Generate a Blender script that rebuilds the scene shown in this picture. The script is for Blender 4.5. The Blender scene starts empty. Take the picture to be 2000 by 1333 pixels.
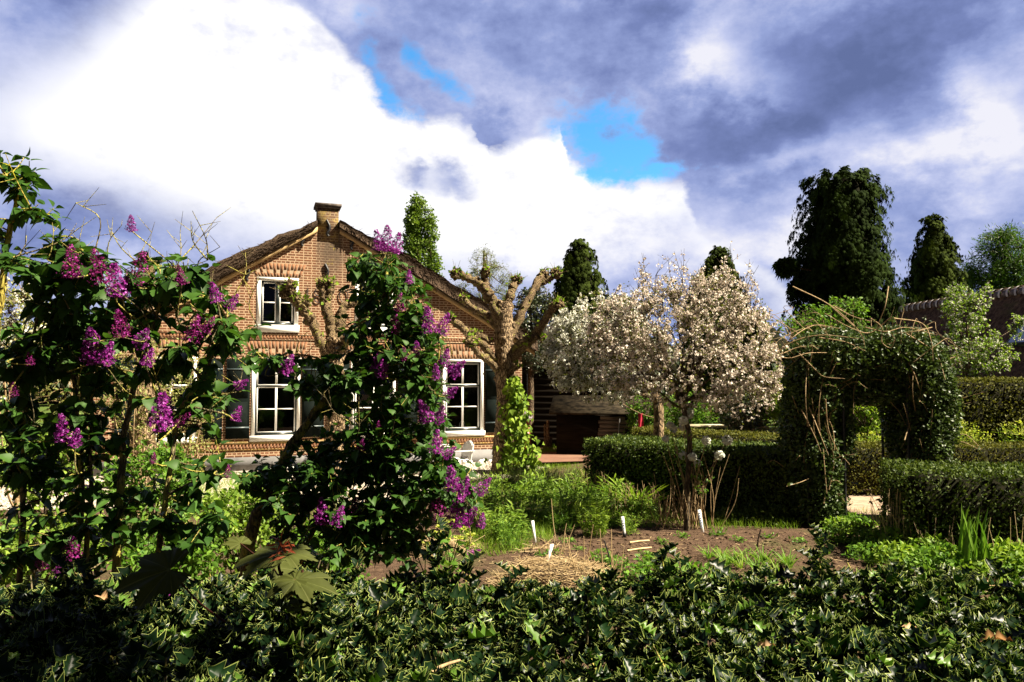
import bpy, math, random
import numpy as np
from mathutils import Vector, Matrix, noise as mnoise

R = math.radians
rng = np.random.default_rng(11)
random.seed(5)
SC = bpy.context.scene

# ------------------------------------------------------------------ camera
EYE, FPX, PITCH = 2.3, 1444.0, R(2.92)
cam_d = bpy.data.cameras.new("camera")
cam_d.sensor_width = 36.0
cam_d.lens = 26.0
cam_d.clip_start = 0.05
cam_d.clip_end = 2000.0
cam = bpy.data.objects.new("camera", cam_d)
cam.location = (0, 0, EYE)
cam.rotation_euler = (R(90) + PITCH, 0, 0)
SC.collection.objects.link(cam)
SC.camera = cam

# ------------------------------------------------------------------ exposure
EXPO = 1.85
SC.view_settings.view_transform = 'Standard'
SC.view_settings.look = 'None'
SC.view_settings.exposure = EXPO
SC.view_settings.gamma = 1.0
SC.view_settings.use_curve_mapping = False
SC.render.film_transparent = False
SC.cycles.max_bounces = 5
SC.cycles.diffuse_bounces = 2
SC.cycles.glossy_bounces = 2
SC.cycles.transmission_bounces = 3
SC.cycles.transparent_max_bounces = 6
SC.cycles.use_denoising = True
SC.cycles.denoiser = 'OPENIMAGEDENOISE'
SC.cycles.denoising_input_passes = 'RGB_ALBEDO_NORMAL'

# ------------------------------------------------------------------ sun
SUN_AZ, SUN_EL = R(-14), R(50)          # azimuth measured from +X towards +Y
SUND = Vector((math.cos(SUN_AZ) * math.cos(SUN_EL), math.sin(SUN_AZ) * math.cos(SUN_EL), math.sin(SUN_EL)))
sd = bpy.data.lights.new("sun", 'SUN')
sd.energy = 5.0
sd.angle = R(0.53)
sd.color = (1.0, 0.88, 0.68)
so = bpy.data.objects.new("sun", sd)
so.rotation_euler = (-SUND).to_track_quat('-Z', 'Y').to_euler()
so.location = (30, -5, 25)
SC.collection.objects.link(so)


# ------------------------------------------------------------------ node helper
class NT:
    """tiny expression helper over a node tree"""
    def __init__(s, tree):
        s.t = tree

    def node(s, typ, **kw):
        n = s.t.nodes.new(typ)
        for k, v in kw.items():
            setattr(n, k, v)
        return n

    def put(s, sock, v):
        if isinstance(v, bpy.types.NodeSocket):
            s.t.links.new(v, sock)
        elif isinstance(v, (tuple, list)):
            if sock.type == 'RGBA' and len(v) == 3:
                v = tuple(v) + (1,)
            sock.default_value = v
        else:
            sock.default_value = v

    def m(s, op, a, b=None, c=None, clamp=False):
        n = s.node('ShaderNodeMath', operation=op, use_clamp=clamp)
        s.put(n.inputs[0], a)
        if b is not None: s.put(n.inputs[1], b)
        if c is not None: s.put(n.inputs[2], c)
        return n.outputs[0]

    def mix(s, f, a, b, blend='MIX'):
        n = s.node('ShaderNodeMix', data_type='RGBA', blend_type=blend)
        s.put(n.inputs[0], f); s.put(n.inputs[6], a); s.put(n.inputs[7], b)
        return n.outputs[2]

    def ss(s, x, lo, hi, a=0.0, b=1.0):
        n = s.node('ShaderNodeMapRange', interpolation_type='SMOOTHSTEP')
        s.put(n.inputs[0], x); s.put(n.inputs[1], lo); s.put(n.inputs[2], hi)
        s.put(n.inputs[3], a); s.put(n.inputs[4], b)
        return n.outputs[0]

    def noise(s, vec, scale, detail=4, rough=0.55, dist=0.0, out=0):
        n = s.node('ShaderNodeTexNoise')
        if vec is not None: s.put(n.inputs['Vector'], vec)
        n.inputs['Scale'].default_value = scale
        n.inputs['Detail'].default_value = detail
        n.inputs['Roughness'].default_value = rough
        n.inputs['Distortion'].default_value = dist
        return n.outputs[out]

    def voro(s, vec, scale, feature='F1', out='Distance'):
        n = s.node('ShaderNodeTexVoronoi', feature=feature)
        if vec is not None: s.put(n.inputs['Vector'], vec)
        n.inputs['Scale'].default_value = scale
        return n.outputs[out]

    def mapping(s, vec, scale=(1, 1, 1), loc=(0, 0, 0), rot=(0, 0, 0)):
        n = s.node('ShaderNodeMapping')
        s.put(n.inputs[0], vec)
        n.inputs[1].default_value = loc
        n.inputs[2].default_value = rot
        n.inputs[3].default_value = scale
        return n.outputs[0]

    def obj(s):
        return s.node('ShaderNodeTexCoord').outputs['Object']

    def pos(s):
        return s.node('ShaderNodeNewGeometry').outputs['Position']

    def bump(s, h, strength=0.5, dist=0.02):
        n = s.node('ShaderNodeBump')
        n.inputs['Strength'].default_value = strength
        n.inputs['Distance'].default_value = dist
        s.put(n.inputs['Height'], h)
        return n.outputs[0]


# ------------------------------------------------------------------ world: Nishita blue behind a cloud deck
W = bpy.data.worlds.new("World")
SC.world = W
W.use_nodes = True
wt = W.node_tree
for n in list(wt.nodes):
    wt.nodes.remove(n)
w = NT(wt)
STR = 0.1
K = 1.0 / (STR * 2 ** EXPO)            # displayed linear value -> background colour


def AZ(px):
    return math.atan((px - 1000) / FPX)


def EL(px, py):
    v = (666.5 - py) / FPX
    x = (px - 1000) / FPX
    y = math.cos(PITCH) - v * math.sin(PITCH)
    z = math.sin(PITCH) + v * math.cos(PITCH)
    return math.atan2(z, math.hypot(x, y))


def lin(r, g, b, k=1.0):
    f = lambda c: ((c / 255 + 0.055) / 1.055) ** 2.4 if c > 10 else c / 255 / 12.92
    return (f(r) * k, f(g) * k, f(b) * k)


dirv = w.node('ShaderNodeTexCoord').outputs['Generated']
sep = w.node('ShaderNodeSeparateXYZ')
w.put(sep.inputs[0], dirv)
dx, dy, dz = sep.outputs
az0 = w.m('ARCTAN2', dx, dy)
el0 = w.m('ARCSINE', dz)
comb = w.node('ShaderNodeCombineXYZ')
w.put(comb.inputs[0], az0); w.put(comb.inputs[1], w.m('MULTIPLY', el0, 1.5))
ae = comb.outputs[0]
n1 = w.m('SUBTRACT', w.noise(ae, 3.2, 7, 0.6), 0.5)
n2 = w.m('SUBTRACT', w.noise(w.mapping(ae, loc=(7.3, 2.1, 0)), 3.4, 7, 0.6), 0.5)
n3 = w.m('SUBTRACT', w.noise(w.mapping(ae, loc=(3.3, 9.1, 0)), 9.0, 8, 0.62), 0.5)
n4 = w.m('SUBTRACT', w.noise(w.mapping(ae, loc=(13.3, 5.1, 0)), 22.0, 6, 0.6), 0.5)
az = w.m('ADD', w.m('ADD', az0, w.m('MULTIPLY', n1, 0.22)), w.m('MULTIPLY', n3, 0.07))
el = w.m('ADD', w.m('ADD', el0, w.m('MULTIPLY', n2, 0.16)), w.m('MULTIPLY', n3, 0.06))


def blob(px, py, rx, ry, amp, rot=0.0, warp=True):
    ca, ce = AZ(px), EL(px, py)
    a = w.m('SUBTRACT', az if warp else az0, ca)
    e = w.m('SUBTRACT', el if warp else el0, ce)
    c, s = math.cos(rot), math.sin(rot)
    u = w.m('ADD', w.m('MULTIPLY', a, c / (rx / FPX)), w.m('MULTIPLY', e, s / (rx / FPX)))
    v = w.m('ADD', w.m('MULTIPLY', a, -s / (ry / FPX)), w.m('MULTIPLY', e, c / (ry / FPX)))
    r2 = w.m('ADD', w.m('MULTIPLY', u, u), w.m('MULTIPLY', v, v))
    return w.m('MULTIPLY', w.m('EXPONENT', w.m('MULTIPLY', r2, -1.0)), amp)


def total(lst):
    r = lst[0]
    for q in lst[1:]:
        r = w.m('ADD', r, q)
    return r


def curve(x, pts, lo, hi):
    """float curve over x in [lo,hi] -> value"""
    n = w.node('ShaderNodeFloatCurve')
    cm = n.mapping
    c = cm.curves[0]
    vals = [p[1] for p in pts]
    v0, v1 = min(vals) - 0.01, max(vals) + 0.01
    P_ = [((p[0] - lo) / (hi - lo), (p[1] - v0) / (v1 - v0)) for p in pts]
    while len(c.points) < len(P_):
        c.points.new(0.5, 0.5)
    for q, p in zip(c.points, P_):
        q.location = p
        q.handle_type = 'VECTOR'
    cm.use_clip = True
    cm.update()
    t = w.m('DIVIDE', w.m('SUBTRACT', x, lo), hi - lo, clamp=True)
    w.put(n.inputs[1], t)
    return w.m('ADD', w.m('MULTIPLY', n.outputs[0], v1 - v0), v0)


top_px = [(-700, 330), (-200, 230), (0, 150), (110, 90), (190, 20), (300, -60), (470, -50), (570, 0), (650, 95), (735, 180), (760, 212),
          (830, 236), (900, 226), (930, 222), (955, 290), (1000, 276), (1050, 262), (1104, 246), (1114, 305), (1170, 345),
          (1230, 354), (1330, 362), (1365, 430), (1450, 500), (1600, 640), (2200, 800)]
bot_px = [(-700, 330), (-200, 290), (0, 270), (130, 330), (300, 395), (430, 440), (600, 470), (800, 520), (1000, 520), (1200, 480), (1340, 430),
          (1450, 520), (1600, 640), (2200, 800)]
lo, hi = AZ(-700), AZ(2200)
sm_az = w.m('ADD', az0, w.m('MULTIPLY', n3, 0.05))
etop = curve(sm_az, [(AZ(a), EL(a, b)) for a, b in top_px], lo, hi)
ebot = curve(az0, [(AZ(a), EL(a, b)) for a, b in bot_px], lo, hi)
el_t = w.m('ADD', w.m('ADD', el0, w.m('MULTIPLY', n3, 0.065)), w.m('MULTIPLY', n4, 0.035))
edge_soft = w.ss(az0, AZ(80), AZ(420), 0.085, 0.017)
white = w.ss(w.m('DIVIDE', w.m('SUBTRACT', etop, el_t), edge_soft), -0.6, 1.0)
el_b = w.m('ADD', el0, w.m('MULTIPLY', n2, 0.06))
white = w.m('MULTIPLY', white, w.ss(w.m('SUBTRACT', el_b, ebot), -0.055, 0.05))
front = w.ss(dy, 0.25, 0.6)
white = w.m('MULTIPLY', white, front)
# small grey wisps inside the white mass
white = w.m('SUBTRACT', white, total([blob(870, 350, 42, 24, 0.85), blob(795, 342, 26, 17, 0.8), blob(960, 240, 40, 40, 0.7)]), clamp=True)
white = w.m('MULTIPLY', white, w.ss(w.m('ADD', n1, w.m('MULTIPLY', n4, 0.5)), -0.5, -0.12, 0.75, 1.0))

tone = total([w.m('MULTIPLY', n4, 0.45), w.m('ADD', w.m('MULTIPLY', n1, 1.1), w.m('ADD', w.m('MULTIPLY', n3, 0.95), 0.60)),
              blob(1690, 150, 190, 110, -0.40), blob(1800, 60, 260, 90, -0.22), blob(1430, 275, 120, 60, -0.42), blob(1200, 25, 120, 40, -0.30),
              blob(960, 250, 60, 40, -0.3), blob(1480, 370, 90, 40, -0.15), blob(40, 30, 190, 70, -0.05), blob(180, 440, 320, 60, -0.26, 0.28),
              blob(1390, 110, 75, 70, 0.5), blob(1500, 345, 120, 32, 0.4), blob(1830, 310, 110, 45, 0.40), blob(1970, 235, 50, 80, 0.5),
              blob(1250, 490, 330, 50, 0.30), blob(1480, 190, 60, 45, 0.22), blob(660, 30, 70, 60, 0.15), blob(1060, 480, 120, 60, 0.3),
              blob(1600, 420, 60, 60, 0.25), blob(1900, 400, 60, 40, 0.2), blob(1080, 110, 200, 60, -0.12)])
blue = total([blob(715, 95, 32, 60, 1.0, 0, False), blob(755, 180, 40, 24, 1.0, -0.7, False), blob(800, 105, 40, 26, 0.9, -0.7, False), blob(865, 160, 60, 20, 1.0, -0.5, False), blob(1180, 262, 84, 62, 1.25, -0.3, False), blob(1260, 300, 50, 34, 0.8, 0, False), blob(1290, 345, 50, 18, 0.7, 0, False),
              blob(1180, 330, 34, 26, 0.9), blob(1285, 330, 60, 15, 0.6), blob(1340, 350, 60, 18, 0.5), blob(800, 215, 40, 18, 0.5)])
blue0 = blue
blue = w.m('MULTIPLY', w.ss(w.m('ADD', blue, w.m('ADD', w.m('MULTIPLY', n3, 3.2), w.m('MULTIPLY', n4, 2.4))), 0.22, 1.25), w.m('MULTIPLY', front, w.ss(blue0, 0.06, 0.3)))

ramp = w.node('ShaderNodeValToRGB')
w.put(ramp.inputs[0], tone)
cr = ramp.color_ramp
stops = [(0.0, lin(100, 115, 163)), (0.28, lin(122, 137, 190)), (0.5, lin(152, 167, 217)), (0.75, lin(196, 204, 240)), (1.0, lin(241, 241, 252))]
cr.elements[0].position = 0; cr.elements[0].color = stops[0][1] + (1,)
cr.elements[1].position = 1; cr.elements[1].color = stops[-1][1] + (1,)
for p, c in stops[1:-1]:
    e = cr.elements.new(p); e.color = c + (1,)
# unseen sky overhead and behind the viewer, darkened to deepen the shadows
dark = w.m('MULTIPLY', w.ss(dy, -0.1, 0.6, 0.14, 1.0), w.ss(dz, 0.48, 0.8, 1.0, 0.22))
cloud = w.mix(1.0, ramp.outputs[0], (K, K, K), 'MULTIPLY')
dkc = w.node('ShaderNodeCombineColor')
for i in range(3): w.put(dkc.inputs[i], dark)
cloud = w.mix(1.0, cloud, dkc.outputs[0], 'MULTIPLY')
sky = w.node('ShaderNodeTexSky', sky_type='NISHITA', sun_disc=False)
sky.sun_elevation = SUN_EL
sky.sun_rotation = math.atan2(SUND.x, SUND.y)
sky.altitude = 0; sky.air_density = 1.0; sky.dust_density = 0.6; sky.ozone_density = 3.0
skyc = w.mix(1.0, sky.outputs[0], (0.26, 0.60, 0.74), 'MULTIPLY')
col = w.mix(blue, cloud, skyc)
wsh = w.ss(w.m('ADD', w.m('ADD', n2, w.m('MULTIPLY', n3, 0.8)), w.m('MULTIPLY', n4, 0.6)), -0.30, 0.0)
wcol = w.mix(wsh, tuple(c * K for c in lin(228, 230, 247)), (1.12 * K, 1.11 * K, 1.12 * K))
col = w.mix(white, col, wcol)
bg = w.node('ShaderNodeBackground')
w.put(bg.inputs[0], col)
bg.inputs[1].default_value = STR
wo = w.node('ShaderNodeOutputWorld')
wt.links.new(bg.outputs[0], wo.inputs[0])


# ------------------------------------------------------------------ placing by sight line and depth
def P(px, py, Y):
    x = (px - 1000) / FPX
    v = (666.5 - py) / FPX
    t = Y / (math.cos(PITCH) - v * math.sin(PITCH))
    return np.array([x * t, Y, EYE + t * (math.sin(PITCH) + v * math.cos(PITCH))])


def G(px, py):
    x = (px - 1000) / FPX
    v = (666.5 - py) / FPX
    t = -EYE / (math.sin(PITCH) + v * math.cos(PITCH))
    return np.array([x * t, t * (math.cos(PITCH) - v * math.sin(PITCH)), 0.0])


# ------------------------------------------------------------------ objects
def link(o, parent=None):
    SC.collection.objects.link(o)
    if parent is not None:
        o.parent = parent
    return o


def tag(o, label=None, cat=None, group=None, kind=None):
    if label: o['label'] = label
    if cat: o['category'] = cat
    if group: o['group'] = group
    if kind: o['kind'] = kind
    return o


def empty(name, loc, label=None, cat=None, group=None, rz=0.0):
    o = bpy.data.objects.new(name, None)
    o.location = tuple(loc)
    o.rotation_euler = (0, 0, rz)
    o.empty_display_size = 0.1
    link(o)
    return tag(o, label, cat, group)


def copy_tree(o, parent=None):
    c = o.copy()
    link(c)
    c.parent = parent
    for ch in list(o.children):
        copy_tree(ch, c)
    return c


class MB:
    """collects geometry, builds ONE mesh object. Vertex colour: r random tint, g edge/vein, b second random"""
    def __init__(s, origin=(0, 0, 0)):
        s.v, s.c, s.lp, s.lt, s.mi, s.n = [], [], [], [], [], 0
        s.o = np.array(origin, float)

    def add(s, verts, faces, col=None, mat=0):
        verts = np.asarray(verts, float).reshape(-1, 3)
        n = len(verts)
        if col is None:
            col = np.full((n, 3), 0.5)
        else:
            col = np.broadcast_to(np.asarray(col, float), (n, 3))
        s.v.append(verts - s.o); s.c.append(col)
        if isinstance(faces, np.ndarray):
            s.lp.append((faces + s.n).ravel()); s.lt.append(np.full(len(faces), faces.shape[1], int)); k = len(faces)
        else:
            s.lp.append(np.concatenate([np.asarray(f, int) for f in faces]) + s.n)
            s.lt.append(np.array([len(f) for f in faces], int)); k = len(faces)
        s.mi.append(np.full(k, mat, int))
        s.n += n
        return s

    def box(s, x0, x1, y0, y1, z0, z1, mat=0, col=None):
        v = [(x, y, z) for z in (z0, z1) for y in (y0, y1) for x in (x0, x1)]
        f = np.array([[0, 2, 3, 1], [4, 5, 7, 6], [0, 1, 5, 4], [2, 6, 7, 3], [0, 4, 6, 2], [1, 3, 7, 5]])
        return s.add(v, f, col, mat)

    def quad(s, a, b, c, d, mat=0, col=None):
        return s.add([a, b, c, d], np.array([[0, 1, 2, 3]]), col, mat)

    def tube(s, pts, radii, seg=7, rough=0.0, col=None, mat=0, cap=True):
        pts = np.asarray(pts, float); k = len(pts)
        radii = np.broadcast_to(np.asarray(radii, float), (k,))
        d = np.gradient(pts, axis=0)
        d /= np.linalg.norm(d, axis=1)[:, None] + 1e-9
        up = np.array([0, 0, 1.0]) if abs(d[0, 2]) < 0.9 else np.array([1.0, 0, 0])
        a = np.cross(d[0], up); a /= np.linalg.norm(a) + 1e-9
        A = np.zeros((k, 3)); A[0] = a
        for i in range(1, k):
            a = a - d[i] * a.dot(d[i]); a /= np.linalg.norm(a) + 1e-9
            A[i] = a
        B = np.cross(d, A)
        th = np.arange(seg) * 2 * math.pi / seg
        r = radii[:, None] * np.ones((k, seg))
        if rough: r = r * (1 + rough * rng.standard_normal((k, seg)))
        V = pts[:, None, :] + r[:, :, None] * (np.cos(th)[None, :, None] * A[:, None, :] + np.sin(th)[None, :, None] * B[:, None, :])
        V = V.reshape(-1, 3)
        i, j = np.meshgrid(np.arange(k - 1), np.arange(seg), indexing='ij')
        j2 = (j + 1) % seg
        F = np.stack([i * seg + j, i * seg + j2, (i + 1) * seg + j2, (i + 1) * seg + j], -1).reshape(-1, 4)
        s.add(V, F, col, mat)
        if cap:
            s.add(V[-seg:], [list(range(seg))], col, mat)
            s.add(V[:seg], [list(range(seg))[::-1]], col, mat)
        return s

    def blob(s, c, r, sub=1, rough=0.2, col=None, mat=0, sq=(1, 1, 1)):
        V, F = ICO[sub]
        rr = r * (1 + rough * rng.standard_normal(len(V)))
        return s.add(np.asarray(c) + V * rr[:, None] * np.array(sq), F, col, mat)

    def build(s, name, mats, parent=None, smooth=False, loc=None):
        me = bpy.data.meshes.new(name)
        if s.n:
            v = np.concatenate(s.v); c = np.concatenate(s.c); lp = np.concatenate(s.lp); lt = np.concatenate(s.lt); mi = np.concatenate(s.mi)
            me.vertices.add(len(v)); me.vertices.foreach_set('co', v.astype(np.float32).ravel())
            me.loops.add(len(lp)); me.loops.foreach_set('vertex_index', lp.astype(np.int32))
            me.polygons.add(len(lt))
            me.polygons.foreach_set('loop_start', np.concatenate([[0], np.cumsum(lt)[:-1]]).astype(np.int32))
            me.polygons.foreach_set('material_index', mi.astype(np.int32))
            if smooth: me.polygons.foreach_set('use_smooth', np.ones(len(lt), bool))
            ca = me.color_attributes.new('Col', 'FLOAT_COLOR', 'POINT')
            ca.data.foreach_set('color', np.concatenate([c, np.ones((len(c), 1))], 1).astype(np.float32).ravel())
            me.update(calc_edges=True)
        for m_ in (mats if isinstance(mats, (list, tuple)) else [mats]):
            me.materials.append(m_)
        o = bpy.data.objects.new(name, me)
        link(o, parent)
        if loc is not None: o.location = tuple(loc)
        return o


def ico(sub):
    t = (1 + 5 ** .5) / 2
    v = [(-1, t, 0), (1, t, 0), (-1, -t, 0), (1, -t, 0), (0, -1, t), (0, 1, t), (0, -1, -t), (0, 1, -t), (t, 0, -1), (t, 0, 1), (-t, 0, -1), (-t, 0, 1)]
    f = [(0, 11, 5), (0, 5, 1), (0, 1, 7), (0, 7, 10), (0, 10, 11), (1, 5, 9), (5, 11, 4), (11, 10, 2), (10, 7, 6), (7, 1, 8),
         (3, 9, 4), (3, 4, 2), (3, 2, 6), (3, 6, 8), (3, 8, 9), (4, 9, 5), (2, 4, 11), (6, 2, 10), (8, 6, 7), (9, 8, 1)]
    v = [np.array(p) / np.linalg.norm(p) for p in v]
    for _ in range(sub):
        mid, nf = {}, []
        def md(a, b):
            k = (min(a, b), max(a, b))
            if k not in mid:
                p = v[a] + v[b]; v.append(p / np.linalg.norm(p)); mid[k] = len(v) - 1
            return mid[k]
        for a, b, c in f:
            x, y, z = md(a, b), md(b, c), md(c, a)
            nf += [(a, x, z), (b, y, x), (c, z, y), (x, y, z)]
        f = nf
    return np.array(v), np.array(f)


ICO = {i: ico(i) for i in range(4)}


def smooth_path(ctrl, n=12):
    """Catmull-Rom through control points"""
    c = np.asarray(ctrl, float)
    if len(c) < 3:
        t = np.linspace(0, 1, n)[:, None]
        return c[0] * (1 - t) + c[-1] * t
    q = np.vstack([2 * c[0] - c[1], c, 2 * c[-1] - c[-2]])
    out = []
    per = max(2, n // (len(c) - 1))
    for i in range(1, len(q) - 2):
        p0, p1, p2, p3 = q[i - 1:i + 3]
        for t in np.linspace(0, 1, per, endpoint=False):
            out.append(0.5 * (2 * p1 + (p2 - p0) * t + (2 * p0 - 5 * p1 + 4 * p2 - p3) * t * t + (3 * p1 - p0 - 3 * p2 + p3) * t ** 3))
    out.append(c[-1])
    return np.array(out)


def unit(v):
    return v / (np.linalg.norm(v, axis=-1, keepdims=True) + 1e-9)


def rdir(n):
    return unit(rng.standard_normal((n, 3)))


class T:
    """leaf template: y = axis, z = normal"""
    def __init__(s, v, f, edge=None):
        s.v = np.asarray(v, float)
        s.f = f
        s.e = np.zeros(len(s.v)) if edge is None else np.asarray(edge, float)


def scatter(mb, tp, pos, dirs, nrm, scale, tint=None, mat=0, b=None):
    pos = np.asarray(pos, float); n = len(pos)
    if n == 0: return
    d = unit(np.asarray(dirs, float))
    x = np.cross(d, nrm); x = unit(x); z = np.cross(x, d)
    M = np.stack([x, d, z], -1)
    scale = np.broadcast_to(np.asarray(scale, float), (n,))
    V = np.einsum('nij,mj->nmi', M, tp.v) * scale[:, None, None] + pos[:, None, :]
    m = len(tp.v)
    if tint is None: tint = rng.random(n)
    if b is None: b = rng.random(n)
    C = np.stack([np.repeat(tint[:, None], m, 1), np.repeat(tp.e[None, :], n, 0), np.repeat(b[:, None], m, 1)], -1)
    off = (np.arange(n) * m)
    by = {}
    for f in tp.f: by.setdefault(len(f), []).append(f)
    first = True
    base = mb.n
    for k, fs in by.items():
        F = (np.array(fs)[None] + off[:, None, None]).reshape(-1, k)
        if first:
            mb.add(V.reshape(-1, 3), F, C.reshape(-1, 3), mat); first = False
        else:
            mb.lp.append((F + base).ravel()); mb.lt.append(np.full(len(F), k, int)); mb.mi.append(np.full(len(F), mat, int))


# ------------------------------------------------------------------ leaf templates
def two_sided(half_edge, droop=0.0, fold=0.15, inner=None, wave=0.0):
    """half_edge: list of (y, halfwidth[, z]). builds a folded leaf with a midrib"""
    ys = [p[0] for p in half_edge]
    v, e, f = [], [], []
    zc = lambda y: -droop * max(0, y) ** 2
    k = len(ys)
    for p in half_edge:
        v.append((0, p[0], zc(p[0]))); e.append(0.25 if inner else 0.0)
    cols = [list(range(k))]
    layers = ([inner, 1.0] if inner else [1.0])
    for sgn in (1, -1):
        prev = cols[0]
        for li in layers:
            cur = []
            for p in half_edge:
                hw = p[1] * li if li == 1.0 else p[1] * li
                zz = (p[2] if len(p) > 2 else 0.0) * li ** 2
                v.append((sgn * hw, p[0], zc(p[0]) + fold * hw + zz)); e.append(1.0 if li == 1.0 else 0.0)
                cur.append(len(v) - 1)
            for i in range(k - 1):
                q = [prev[i], cur[i], cur[i + 1], prev[i + 1]] if sgn < 0 else [prev[i], prev[i + 1], cur[i + 1], cur[i]]
                f.append(q)
            prev = cur
    return T(v, f, e)


HEART = two_sided([(0.0, 0.02), (-0.10, 0.24), (0.06, 0.42), (0.3, 0.42), (0.62, 0.25), (1.0, 0.0)], droop=0.28, fold=0.28)
OVAL = two_sided([(0.0, 0.0), (0.3, 0.26), (0.65, 0.24), (1.0, 0.0)], droop=0.2, fold=0.25)
LEAF2 = T([(0, 0, 0), (-0.3, 0.5, 0.1), (0, 1, 0), (0.3, 0.5, 0.1)], [[0, 2, 1], [0, 3, 2]])
HOLLY = two_sided([(0.0, 0.01), (0.08, 0.12, 0.02), (0.2, 0.34, 0.20), (0.32, 0.2, -0.05), (0.46, 0.40, 0.22), (0.6, 0.21, -0.05),
                   (0.73, 0.31, 0.2), (0.85, 0.13, 0.0), (1.0, 0.0, 0.12)], droop=0.12, fold=0.42, inner=0.83)
STRAP = two_sided([(0, 0.025), (0.25, 0.035), (0.5, 0.035), (0.75, 0.026), (1.0, 0.0)], droop=0.35, fold=0.5)
BLADE = T([(-0.02, 0, 0), (0.02, 0, 0), (0.014, 0.55, -0.08), (-0.014, 0.55, -0.08), (0, 1, -0.3)], [[0, 1, 2, 3], [3, 2, 4]])
SLIM = T([(0, 0, 0), (-0.09, 0.4, 0.02), (0, 1, -0.12), (0.09, 0.4, 0.02)], [[0, 2, 1], [0, 3, 2]])
# flat five-sided blossom
BLOS = T([(0, 0, -0.12)] + [(0.5 * math.sin(a), 0.5 * math.cos(a), 0.1 * (i % 2)) for i, a in enumerate(np.arange(10) * math.pi / 5)],
         [[0, 1 + (i + 1) % 10, 1 + i] for i in range(10)], [1] + [0] * 10)
# four-petalled floret
_fl_v, _fl_f = [(0, 0, 0)], []
for i in range(4):
    a = i * math.pi / 2
    for r_, da, z_ in ((0.38, -0.55, 0.08), (0.62, 0, 0.16), (0.38, 0.55, 0.08)):
        _fl_v.append((r_ * math.cos(a + da), r_ * math.sin(a + da), z_))
    _fl_f.append([0, 1 + 3 * i, 2 + 3 * i, 3 + 3 * i])
FLORET = T(_fl_v, _fl_f, [1] + [0] * 12)
# drooping conifer spray
_sv, _sf = [], []
for i, (an, ln, dr) in enumerate(((-0.9, .6, .3), (-0.45, .85, .5), (0, 1.0, .6), (0.45, .85, .5), (0.9, .6, .3))):
    b0 = len(_sv)
    dxx, dyy = math.sin(an), math.cos(an)
    for s_, wd in ((0.0, 0.03), (0.5, 0.11), (1.0, 0.0)):
        _sv += [(dxx * ln * s_ - dyy * wd, dyy * ln * s_ + dxx * wd, -dr * s_ * s_), (dxx * ln * s_ + dyy * wd, dyy * ln * s_ - dxx * wd, -dr * s_ * s_)]
    _sf += [[b0, b0 + 1, b0 + 3, b0 + 2], [b0 + 2, b0 + 3, b0 + 5, b0 + 4]]
SPRAY = T(_sv, _sf)


# ------------------------------------------------------------------ materials
MATS = {}


def new_mat(name):
    m_ = bpy.data.materials.new(name)
    m_.use_nodes = True
    t = m_.node_tree
    for n in list(t.nodes): t.nodes.remove(n)
    q = NT(t)
    out = q.node('ShaderNodeOutputMaterial')
    MATS[name] = m_
    return m_, q, out


def principled(q, base, rough=0.6, spec=0.5, normal=None, metal=0.0):
    p = q.node('ShaderNodeBsdfPrincipled')
    q.put(p.inputs['Base Color'], base)
    q.put(p.inputs['Roughness'], rough)
    p.inputs['Specular IOR Level'].default_value = spec
    p.inputs['Metallic'].default_value = metal
    if normal is not None: q.put(p.inputs['Normal'], normal)
    return p.outputs[0]


def leaf_mat(name, a, b, trans=0.3, rough=0.45, spec=0.4, edge=None, tcol=None, third=None, mottle=True):
    """a..b random tint between leaves; edge: colour of the leaf margin"""
    m_, q, out = new_mat(name)
    at = q.node('ShaderNodeAttribute', attribute_name='Col')
    sp = q.node('ShaderNodeSeparateColor')
    q.put(sp.inputs[0], at.outputs['Color'])
    c = q.mix(sp.outputs[0], a, b)
    if third:
        c = q.mix(q.ss(sp.outputs[2], third[1] - 0.02, third[1] + 0.02), c, third[0])
    if edge:
        c = q.mix(q.ss(sp.outputs[1], 0.35, 1.0), c, edge)
    if mottle:  # random mottling of the leaf colour
        nz = q.noise(q.obj(), 40.0, 3, 0.6)
        c = q.mix(1.0, c, q.mix(nz, (0.72, 0.72, 0.72), (1.25, 1.25, 1.25)), 'MULTIPLY')
    bs = principled(q, c, rough, spec)
    tr = q.node('ShaderNodeBsdfTranslucent')
    if tcol: tc = q.mix(1.0, c, tcol, 'MULTIPLY')
    else: tc = q.mix(1.0, c, (1.5, 1.55, 0.7), 'MULTIPLY')
    q.put(tr.inputs[0], tc)
    mx = q.node('ShaderNodeMixShader')
    mx.inputs[0].default_value = trans
    q.t.links.new(bs, mx.inputs[1]); q.t.links.new(tr.outputs[0], mx.inputs[2])
    q.t.links.new(mx.outputs[0], out.inputs[0])
    return m_


def solid_mat(name, a, b=None, scale=20.0, rough=0.6, spec=0.4, bump=0.0, bdist=0.01, stretch=(1, 1, 1), metal=0.0, detail=5, space='obj'):
    m_, q, out = new_mat(name)
    v = q.mapping(q.obj() if space == 'obj' else q.pos(), stretch)
    nz = q.noise(v, scale, detail, 0.6)
    c = q.mix(q.ss(nz, 0.32, 0.68), a, b if b else a)
    nm = q.bump(nz, bump, bdist) if bump else None
    q.t.links.new(principled(q, c, rough, spec, nm, metal), out.inputs[0])
    return m_


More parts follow.
